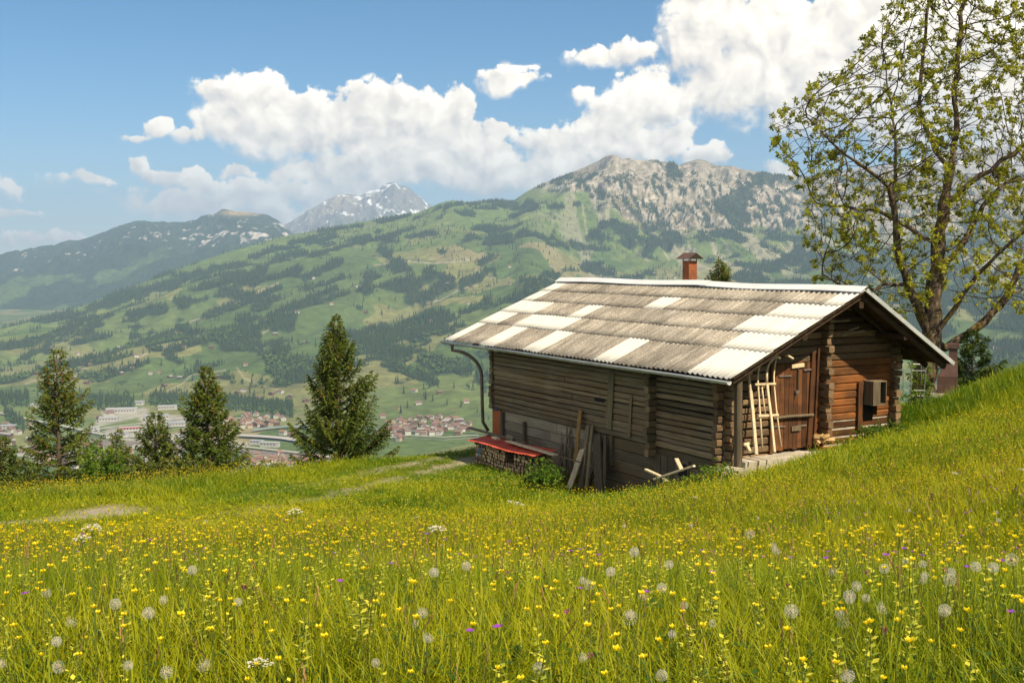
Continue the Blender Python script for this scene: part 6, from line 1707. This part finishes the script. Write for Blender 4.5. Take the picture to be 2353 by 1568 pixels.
def blade(m, base, ang, h, w, lean, mi=0, segs=3):
    ca, sa = math.cos(ang), math.sin(ang); vs = []
    tw = random.uniform(-.8, .8)
    for i in range(segs + 1):
        t = i / segs; ww = w * (1 - t ** 1.6) * .5 + .0004
        o = lean * t ** 1.8 * h
        p = Vector((base[0] + ca * o, base[1] + sa * o, h * t * (1 - .22 * lean * t)))
        q = Vector((-math.sin(ang + tw * t), math.cos(ang + tw * t), 0)) * ww
        vs += [p - q, p + q]
    m.add(vs, [(2*i, 2*i + 1, 2*i + 3, 2*i + 2) for i in range(segs)], mi)
def tuft(seed, nb, rad, hmin, hmax, w, stalks=0, broad=0):
    random.seed(seed); m = MB()
    for _ in range(nb):
        a = random.uniform(0, 6.28); r = rad * math.sqrt(random.random())
        blade(m, (r * math.cos(a), r * math.sin(a)), random.uniform(0, 6.28), random.uniform(hmin, hmax), w * random.uniform(.6, 1.3), random.uniform(.05, .75))
    for _ in range(stalks):
        a = random.uniform(0, 6.28); r = rad * math.sqrt(random.random()); b = Vector((r * math.cos(a), r * math.sin(a), 0)); h = random.uniform(hmax * .95, hmax * 1.25); l = Vector((random.uniform(-.16, .16), random.uniform(-.16, .16), h))
        m.tube([b, b.lerp(b + l, .5) + Vector((0, 0, .02)), b + l], [w * .3, w * .25, w * .2], 3, 1, False)
        e = b + l; d = l.normalized()
        for k in range(7):
            c = e - d * (.012 * k) + Vector((random.uniform(-1, 1), random.uniform(-1, 1), .2)) * w * .8
            m.add([c - d * .010, c + Vector((w * .55, 0, 0)), c + d * .014, c - Vector((w * .55, 0, 0))], [(0, 1, 2, 3)], 2)
    for _ in range(broad):
        a = random.uniform(0, 6.28); r = rad * 1.2 * math.sqrt(random.random()); h = random.uniform(.05, hmax * .75); c = Vector((r * math.cos(a), r * math.sin(a), h)); s = random.uniform(.012, .022)
        for k in range(3):
            q = a + k * 2.09; d = Vector((math.cos(q), math.sin(q), random.uniform(-.2, .4))); n = Vector((-math.sin(q), math.cos(q), 0))
            m.add([c, c + d * s + n * s * .5, c + d * s * 1.8, c + d * s - n * s * .5], [(0, 1, 2, 3)], 3)
        m.tube([(c.x * .7, c.y * .7, 0), c], .0011, 3, 1, False)
    return m.mesh('grass_tuft', [GRASS, STALK, SEEDH, CLOVER])
NEARK = [tuft(1, 18, .15, .14, .40, .0062), tuft(2, 17, .15, .18, .44, .0055), tuft(3, 15, .15, .12, .34, .0075, 0, 4), tuft(4, 15, .14, .18, .42, .0055, 1), tuft(5, 13, .08, .2, .44, .0055, 2), tuft(6, 10, .14, .10, .30, .008, 0, 8)]
FARK = [tuft(11, 16, .24, .12, .36, .012), tuft(12, 16, .24, .15, .40, .011), tuft(13, 13, .16, .12, .34, .013, 1), tuft(14, 14, .17, .10, .30, .014, 0, 3)]
VFARK = [tuft(21, 16, .26, .12, .36, .020), tuft(22, 15, .26, .12, .40, .019), tuft(23, 14, .26, .10, .34, .021)]
random.seed(99)
def sample(y0, y1, per_m2, wide=.60):
    """points spread over the visible wedge of meadow"""
    area = wide * (y1 ** 2 - y0 ** 2); n = int(area * per_m2)
    y = np.sqrt(rgm.random(n) * (y1 ** 2 - y0 ** 2) + y0 ** 2); x = rgm.uniform(-wide, wide, n) * y
    return x, y
def barn_local(x, y):
    dx, dy = x - ORG.x, y - ORG.y
    return dx * GD.x + dy * GD.y, dx * LD.x + dy * LD.y
def allowed(x, y):
    a, b = barn_local(x, y)
    ins = (a > FX - .02) & (a < GR + .1) & (b > GY - .1) & (b < FAR + .1)
    step = (a > .8) & (a < 3.6) & (b > 0) & (b < 1)
    pile = (a > -.75) & (a < .68) & (b > 3.9) & (b < 10.5)
    return ~(ins | step | pile) & (y < crest_y(x) + 7)
def height_scale(x, y):
    """short turf on and by the track, tall growth on the open meadow"""
    dt = np.minimum(np.minimum(seg_dist(x, y, RUTS[0]), seg_dist(x, y, RUTS[1])), np.maximum(seg_dist(x, y, GRAVEL) - .6, 0))
    s = .26 + .74 * sstep(.3, 2.6, dt)
    a, b = barn_local(x, y); dfront = np.where((b > 1) & (b < 12), np.clip(-a, 0, 6), 6.0)
    s *= .62 + .38 * sstep(.3, 3.0, dfront)
    dg = np.where((a > 0) & (a < 6.5), np.clip(-b, 0, 6), 6.0); s *= .5 + .5 * sstep(.3, 2.6, dg)
    return s * (.58 + .42 * fbm(x * .35, y * .35, 3, 601))
def scatter_grass(name, kinds, y0, y1, per_m2, label, wts):
    x, y = sample(y0, y1, per_m2); ok = allowed(x, y) & (rgm.random(len(x)) > bare_mask(x, y) * .93); x, y = x[ok], y[ok]
    z = gfast(x, y) - .012; n = len(x); hs = height_scale(x, y)
    sc = rgm.uniform(.75, 1.25, n); idx = rgm.choice(len(kinds), n, p=np.array(wts) / sum(wts))
    dry = fbm(x * .5, y * .5, 4, 611); tint = np.clip(rgm.normal(.48, .18, n) + (dry - .5) * 1.0, 0, 1)
    a, b = barn_local(x, y); lush = sstep(5.5, .8, np.where((b > 0) & (b < 12), np.abs(np.minimum(a, 0)), 9.0)); lush = np.maximum(lush, sstep(5.0, .5, np.where((a > 0) & (a < 30),np.abs(np.minimum(b, 0)), 9.0)) if False else sstep(5.0, .5, np.where((a > 0) & (a < 30), np.abs(np.minimum(b, 0)), 9.0)))
    tint = np.clip(tint + .14 * sstep(6, 10, y) * sstep(22, 17, y) - .28 * lush - .16 * sstep(20, 26, y) * (x < 2), 0, 1)
    rot = np.stack([rgm.normal(0, .12, n), rgm.normal(0, .12, n), rgm.uniform(0, 6.283, n)], 1)
    o = gn_scatter(name, kinds, np.stack([x, y, z], 1), idx, rot, np.stack([sc, sc, sc * hs], 1), {'tint': tint, 'tone': np.clip(rgm.normal(.5, .25, n) + (fbm(x * 1.3, y * 1.3, 3, 613) - .5) * .7, 0, 1)})
    tag(o, label, 'grass', kind='stuff'); return n
ng = scatter_grass('grass', NEARK, 1.7, 8.5, 240, 'tall blades of meadow grass close to the viewer', [4, 4, 3.4, .7, .12, 3.2])
ng += scatter_grass('grass', FARK, 8.3, 19, 105, 'meadow grass in the middle of the slope', [3, 3, 1.1, 2])
ng += scatter_grass('grass', VFARK, 18.6, 46, 52, 'meadow grass round the barn and along the crest', [3, 3, 1.4])
print('tufts', ng)

# ---- flowers
def petals(m, c, n, r, cup, mi, wid=.8):
    for k in range(n):
        a = 6.283 * k / n; d = Vector((math.cos(a), math.sin(a), 0)); t = Vector((-math.sin(a), math.cos(a), 0))
        m.add([c, c + d * r * .6 + t * r * wid * .5 + Vector((0, 0, r * cup * .6)), c + d * r + Vector((0, 0, r * cup * 1.2)), c + d * r * .6 - t * r * wid * .5 + Vector((0, 0, r * cup * .6))], [(0, 1, 2, 3)], mi)
def stem_to(m, h, lean, r=.0014, mi=0):
    m.tube([(0, 0, 0), (lean[0] * .4, lean[1] * .4, h * .6), (lean[0], lean[1], h)], [r * 1.3, r, r * .8], 4, mi, False); return Vector((lean[0], lean[1], h))
def both(fn, seed):
    """returns (whole, stem only, bloom only) meshes of a flower"""
    out = []
    for part in (0, 1, 2):
        random.seed(seed); s, b = MB(), MB(); mats = fn(s, b)
        if part == 0:
            w_ = MB(); w_.add(s.v, s.f, 0); off = len(w_.v)
            for f, mi in zip(b.f, b.mi): w_.f.append(tuple(i + off for i in f)); w_.mi.append(mi + 1)
            w_.v += b.v; w_.tone += [0] * len(b.v); out.append(w_.mesh('flower', [STEM] + mats))
        elif part == 1: out.append(s.mesh('stem', [STEM]))
        else: out.append(b.mesh('bloom', mats))
    return out
def f_butter(s, b):
    h = random.uniform(.34, .50); e = stem_to(s, h, (random.uniform(-.06, .06), random.uniform(-.06, .06))); n = 5
    petals(b, e, 5, random.uniform(.0100, .0128), .75, 0, 1.1); petals(b, e + Vector((0, 0, .001)), 5, .0065, 1.3, 0, 1.0)
    if False:
        q = Vector((e.x * .5, e.y * .5, h * .62)); e2 = q + Vector((random.uniform(-.07, .07), random.uniform(-.07, .07), h * .28)); s.tube([q, e2], .0011, 3, 0, False); petals(b, e2, 5, .0115, .7, 0, 1.05)
    return [YEL]
def f_rattle(s, b):
    h = random.uniform(.24, .38); e = stem_to(s, h, (random.uniform(-.03, .03), random.uniform(-.03, .03)), .0018)
    for k in range(16):
        z = h - .0085 * k; a = k * 2.4; d = Vector((math.cos(a), math.sin(a), .35)); t = Vector((-math.sin(a), math.cos(a), 0)); c = Vector((e.x * z / h, e.y * z / h, z)); r = .019 + .0007 * k
        b.add([c, c + d * r * .6 + t * r * .42, c + d * r * 1.1, c + d * r * .6 - t * r * .42], [(0, 1, 2, 3)], 1 if k % 2 else 0)
    return [RAT, RATL]
def f_crane(s, b):
    h = random.uniform(.30, .44); e = stem_to(s, h, (random.uniform(-.05, .05), random.uniform(-.05, .05)))
    petals(b, e, 5, random.uniform(.014, .018), .35, 0, .95); return [PUR]
def f_clover(s, b):
    h = random.uniform(.24, .36); e = stem_to(s, h, (random.uniform(-.04, .04), random.uniform(-.04, .04)))
    for k in range(30):
        d = Vector((random.gauss(0, 1), random.gauss(0, 1), random.gauss(.3, 1))).normalized(); t = d.orthogonal().normalized() * .0026; c = e + d * .004
        b.add([c - t, c + t, c + d * .0105], [(0, 1, 2)], 0)
    return [PNK]
def f_clock(s, b):
    h = .40; e = stem_to(s, h, (random.uniform(-.05, .05), random.uniform(-.05, .05)), .0020); R_ = .0265
    b.tube([e + Vector((0, 0, -.006)), e, e + Vector((0, 0, .006))], [.003, .006, .003], 6, 1)
    n = random.choice((60, 84, 100)); half = random.random() < .4; R_ *= random.uniform(.85, 1.1)
    for k in range(n):
        z = 1 - 2 * (k + .5) / n; a = k * 2.39996; q = math.sqrt(1 - z * z); d = Vector((q * math.cos(a), q * math.sin(a), z))
        if z < -.93 or (half and d.x + .4 * d.z > .35): continue
        t = d.orthogonal().normalized(); u = d.cross(t)
        b.add([e + d * .005 + t * .0003, e + d * .005 - t * .0003, e + d * R_ * .78], [(0, 1, 2)], 0)
        c = e + d * R_ * .76
        for j in range(6):
            v_ = (t * math.cos(j * 1.047 + k) + u * math.sin(j * 1.047 + k)); w_ = d.cross(v_) * .00034
            b.add([c - w_, c + w_, c + d * R_ * .20 + v_ * .0062], [(0, 1, 2)], 0)
    return [PAP, PAPC]
def f_umbel(s, b):
    h = .55; e = stem_to(s, h, (random.uniform(-.05, .05), random.uniform(-.05, .05)), .0028)
    for k in range(11):
        a = k * 2.4; r = .05 * math.sqrt((k + .5) / 11); c = e + Vector((r * math.cos(a), r * math.sin(a), .035 - 6 * r * r)); s.tube([e, c], .0010, 3, 0, False)
        for j in range(9):
            o = Vector((random.gauss(0, .006), random.gauss(0, .006), random.gauss(0, .002))); petals(b, c + o, 4, .0042, .2, 0, 1)
    return [WHT]
BUT = [both(f_butter, 700 + i) for i in range(5)]; RAT_ = [both(f_rattle, 720 + i) for i in range(4)]; CRA = [both(f_crane, 740 + i) for i in range(3)]; CLO = [both(f_clover, 760 + i) for i in range(2)]; DAN = [both(f_clock, 780 + i) for i in range(7)]; UMB = [both(f_umbel, 800 + i) for i in range(3)]
random.seed(5)
def flower(name, kinds, i, loc, s, sz, label, cat, group, parts=True):
    k = kinds[i % len(kinds)]; rz = random.uniform(0, 6.28)
    if not parts:
        o = bpy.data.objects.new(name, k[0]); o.location = loc; o.rotation_euler = (random.gauss(0, .09), random.gauss(0, .09), rz); o.scale = (s, s, sz); COL.objects.link(o); return tag(o, label, cat, group)
    o = bpy.data.objects.new(name, None); o.empty_display_size = .05; o.location = loc; o.rotation_euler = (random.gauss(0, .09), random.gauss(0, .09), rz); o.scale = (s, s, sz); COL.objects.link(o); tag(o, label, cat, group)
    for me, nm in ((k[1], 'stem'), (k[2], 'bloom' if name != 'dandelion_clock' else 'seed_head')):
        c = bpy.data.objects.new(nm, me); c.parent = o; COL.objects.link(c)
    return o
def flower_field(name, kinds, y0, y1, per_m2, seed, patch, nind, label, cat, group, stuff_label, smin=.85, smax=1.25, prob=None, near=0.0):
    x, y = sample(y0, y1, per_m2, .56); n = fbm(x * patch, y * patch, 3, seed)
    ok = allowed(x, y) & (rgm.random(len(x)) < np.maximum(sstep(.25, .68, n), near * sstep(10.5, 7.5, y))) & (bare_mask(x, y) < .35)
    if prob is not None: ok &= rgm.random(len(x)) < prob(x, y)
    x, y = x[ok], y[ok]; z = gfast(x, y) - .01; hs = height_scale(x, y); hs = np.clip(hs * np.interp(y, [2, 9, 16], [1.32, 1.25, 1.08]), .30, 1.3)
    order = np.argsort(x * x + y * y); px_, py_ = project(x, y, z + .4 * hs)
    inv = (px_[order] > 0) & (px_[order] < 2352) & (py_[order] < 1566)
    ind = order[inv][:nind]; rest = np.setdiff1d(order, ind)
    for i, k in enumerate(ind):
        flower(name, kinds, i, (x[k], y[k], z[k]), random.uniform(smin, smax) * .86, float(hs[k]) * random.uniform(.9, 1.15), label, cat, group)
    if len(rest):
        nn = len(rest); s = rgm.uniform(smin * .8, smax, nn) * np.interp(y[rest], [0, 6, 9, 16, 30], [.9, .74, .64, .8, 1.1])
        o = gn_scatter({'buttercup': 'buttercups', 'yellow_rattle': 'yellow_rattles'}.get(name, name + 's'), [k[0] for k in kinds], np.stack([x[rest], y[rest], z[rest]], 1), rgm.integers(0, len(kinds), nn), np.stack([rgm.normal(0, .1, nn), rgm.normal(0, .1, nn), rgm.uniform(0, 6.28, nn)], 1), np.stack([s, s, hs[rest] * rgm.uniform(.9, 1.2, nn)], 1), {'tint': rgm.random(nn)})
        tag(o, stuff_label, cat, kind='stuff')
    return len(ind), len(rest)
def lowtrack(x, y):
    a, b = barn_local(x, y); q = np.where((b > -1) & (b < 13), np.clip(-a, 0, 9), np.where(a > 0, np.clip(-b, 0, 9), 9.0)); return (.25 + .75 * sstep(.5, 5.0, q)) * (.25 + .75 * sstep(.5, 2.5, np.minimum(seg_dist(x, y, RUTS[0]), seg_dist(x, y, RUTS[1]))))
fl = []
fl.append(flower_field('buttercup', BUT, 2.6, 44, 80, 701, .28, 300, 'yellow buttercup on a thin stem in the near meadow', 'buttercup', 'buttercups of the near meadow', 'yellow dots of buttercups all over the slope', prob=lambda x, y: lowtrack(x, y) * np.interp(y, [2, 6, 12, 24, 34], [.9, .9, 1, .9, .5]), near=.5))
fl.append(flower_field('yellow_rattle', RAT_, 2.6, 44, 26, 711, .45, 290, 'pale yellow rattle spike low in the near grass', 'yellow rattle', 'yellow rattle of the near meadow', 'pale yellow rattle along the meadow', .8, 1.4, prob=lambda x, y: np.where(y < 8, 1.0, np.where((x < 1) & (y > 25), 1.0, .2)), near=.35))
fl.append(flower_field('cranesbill', CRA, 2.8, 15, 3.2, 721, .5, 230, 'small violet cranesbill flower among the near grass', 'cranesbill', 'violet cranesbills of the near meadow', 'violet cranesbills', .9, 1.25))
fl.append(flower_field('red_clover', CLO, 2.8, 9, 1.6, 731, .6, 90, 'round crimson clover head low in the near grass', 'clover', 'clover heads of the near meadow', 'clover heads', .9, 1.3))
print('flowers', fl)
CL7 = [(220, 775), (625, 820), (265, 880), (915, 910), (380, 650), (215, 545), (1080, 580), (850, 490), (800, 570), (1955, 710), (1980, 650), (1905, 575), (1735, 755), (2230, 450), (1950, 480), (660, 690), (70, 730), (840, 890), (980, 880), (2335, 830), (565, 645)]
CL8 = [(205, 905), (683, 895), (1440, 915), (335, 775), (490, 712), (1232, 705), (1920, 658), (610, 600), (805, 645), (910, 600), (370, 545), (645, 515), (775, 520), (735, 530), (600, 420), (740, 422), (1195, 358), (1232, 357), (1490, 388), (1540, 487), (1600, 500), (1640, 458), (1710, 465), (1820, 388), (1870, 405), (1888, 463), (1980, 505),
       (2060, 468), (2125, 465), (2210, 457), (2348, 450), (1110, 295), (1125, 330), (815, 293), (515, 298), (1145, 230), (1815, 195), (2215, 200), (2220, 272), (1690, 630), (1460, 560), (325, 470), (470, 440), (2010, 885), (1645, 330), (1770, 360), (1505, 630), (1525, 625)]
def head_at(px, py, h):
    """ground point whose flower head, h above it, lies on the sight line"""
    zs = np.linspace(1.6, 45, 1500); k = P(px, py, 1.0); g = gfast(k.x * zs, k.y * zs) + h - k.z * zs; i = int(np.argmax(g > 0))
    return Vector((k.x * zs[i], k.y * zs[i], float(gfast(k.x * zs[i], k.y * zs[i])))) if g[i] > 0 else None
for i, (cx, cy) in enumerate([(a * .5, 1075 + b * .5) for a, b in CL7] + [(1176 + a * .5, 1075 + b * .5) for a, b in CL8]):
    h = random.uniform(.34, .44); v = head_at(cx, cy, h)
    if v is None: continue
    v.z += h - .40 * .8
    flower('dandelion_clock', DAN, i, v, (sc_ := float(random.uniform(.55, .85) * np.interp(v.y, [3, 10], [1.0, 1.3]))), sc_, 'white dandelion clock on a bare stem above the near grass', 'dandelion clock', 'dandelion clocks in the meadow')
for i, (x, y, h, s, lab) in enumerate([(592, 1538, .40, 1.0, 'big white umbel near the bottom of the meadow, left of middle'), (236, 1240, .5, .9, 'flat white umbel at left above the buttercups'), (214, 1232, .6, .9, 'small white umbel beside the flat one at left'), (713, 1178, .55, .9, 'pale pinkish umbel on a tall stem before the track'), (1190, 1160, .4, 1.2, 'white umbel just above the bare patch below the barn'), (90, 1128, .6, .8, 'white umbel on the left crest under the russet spruce'),
        (478, 1196, .45, .8, 'creamy umbel at the edge of the lower rut'), (960, 1192, .45, .8, 'white umbel in the meadow below the firewood stack'), (1000, 1220, .5, 1.0, 'whitish umbel a little nearer than the one below the firewood stack'), (1592, 1148, .5, 1.3, 'white umbel below the crossed laths'), (2180, 1086, .5, 1.1, 'wide white umbel on the bank at right'), (2330, 1082, .5, 1.2, 'white umbel by the right edge of the bank')]):
    v = head_at(x, y, h)
    if v is not None: flower('white_umbel', UMB, i, v, s * .72, h / .55, lab, 'umbel flower', 'white umbels in the meadow')
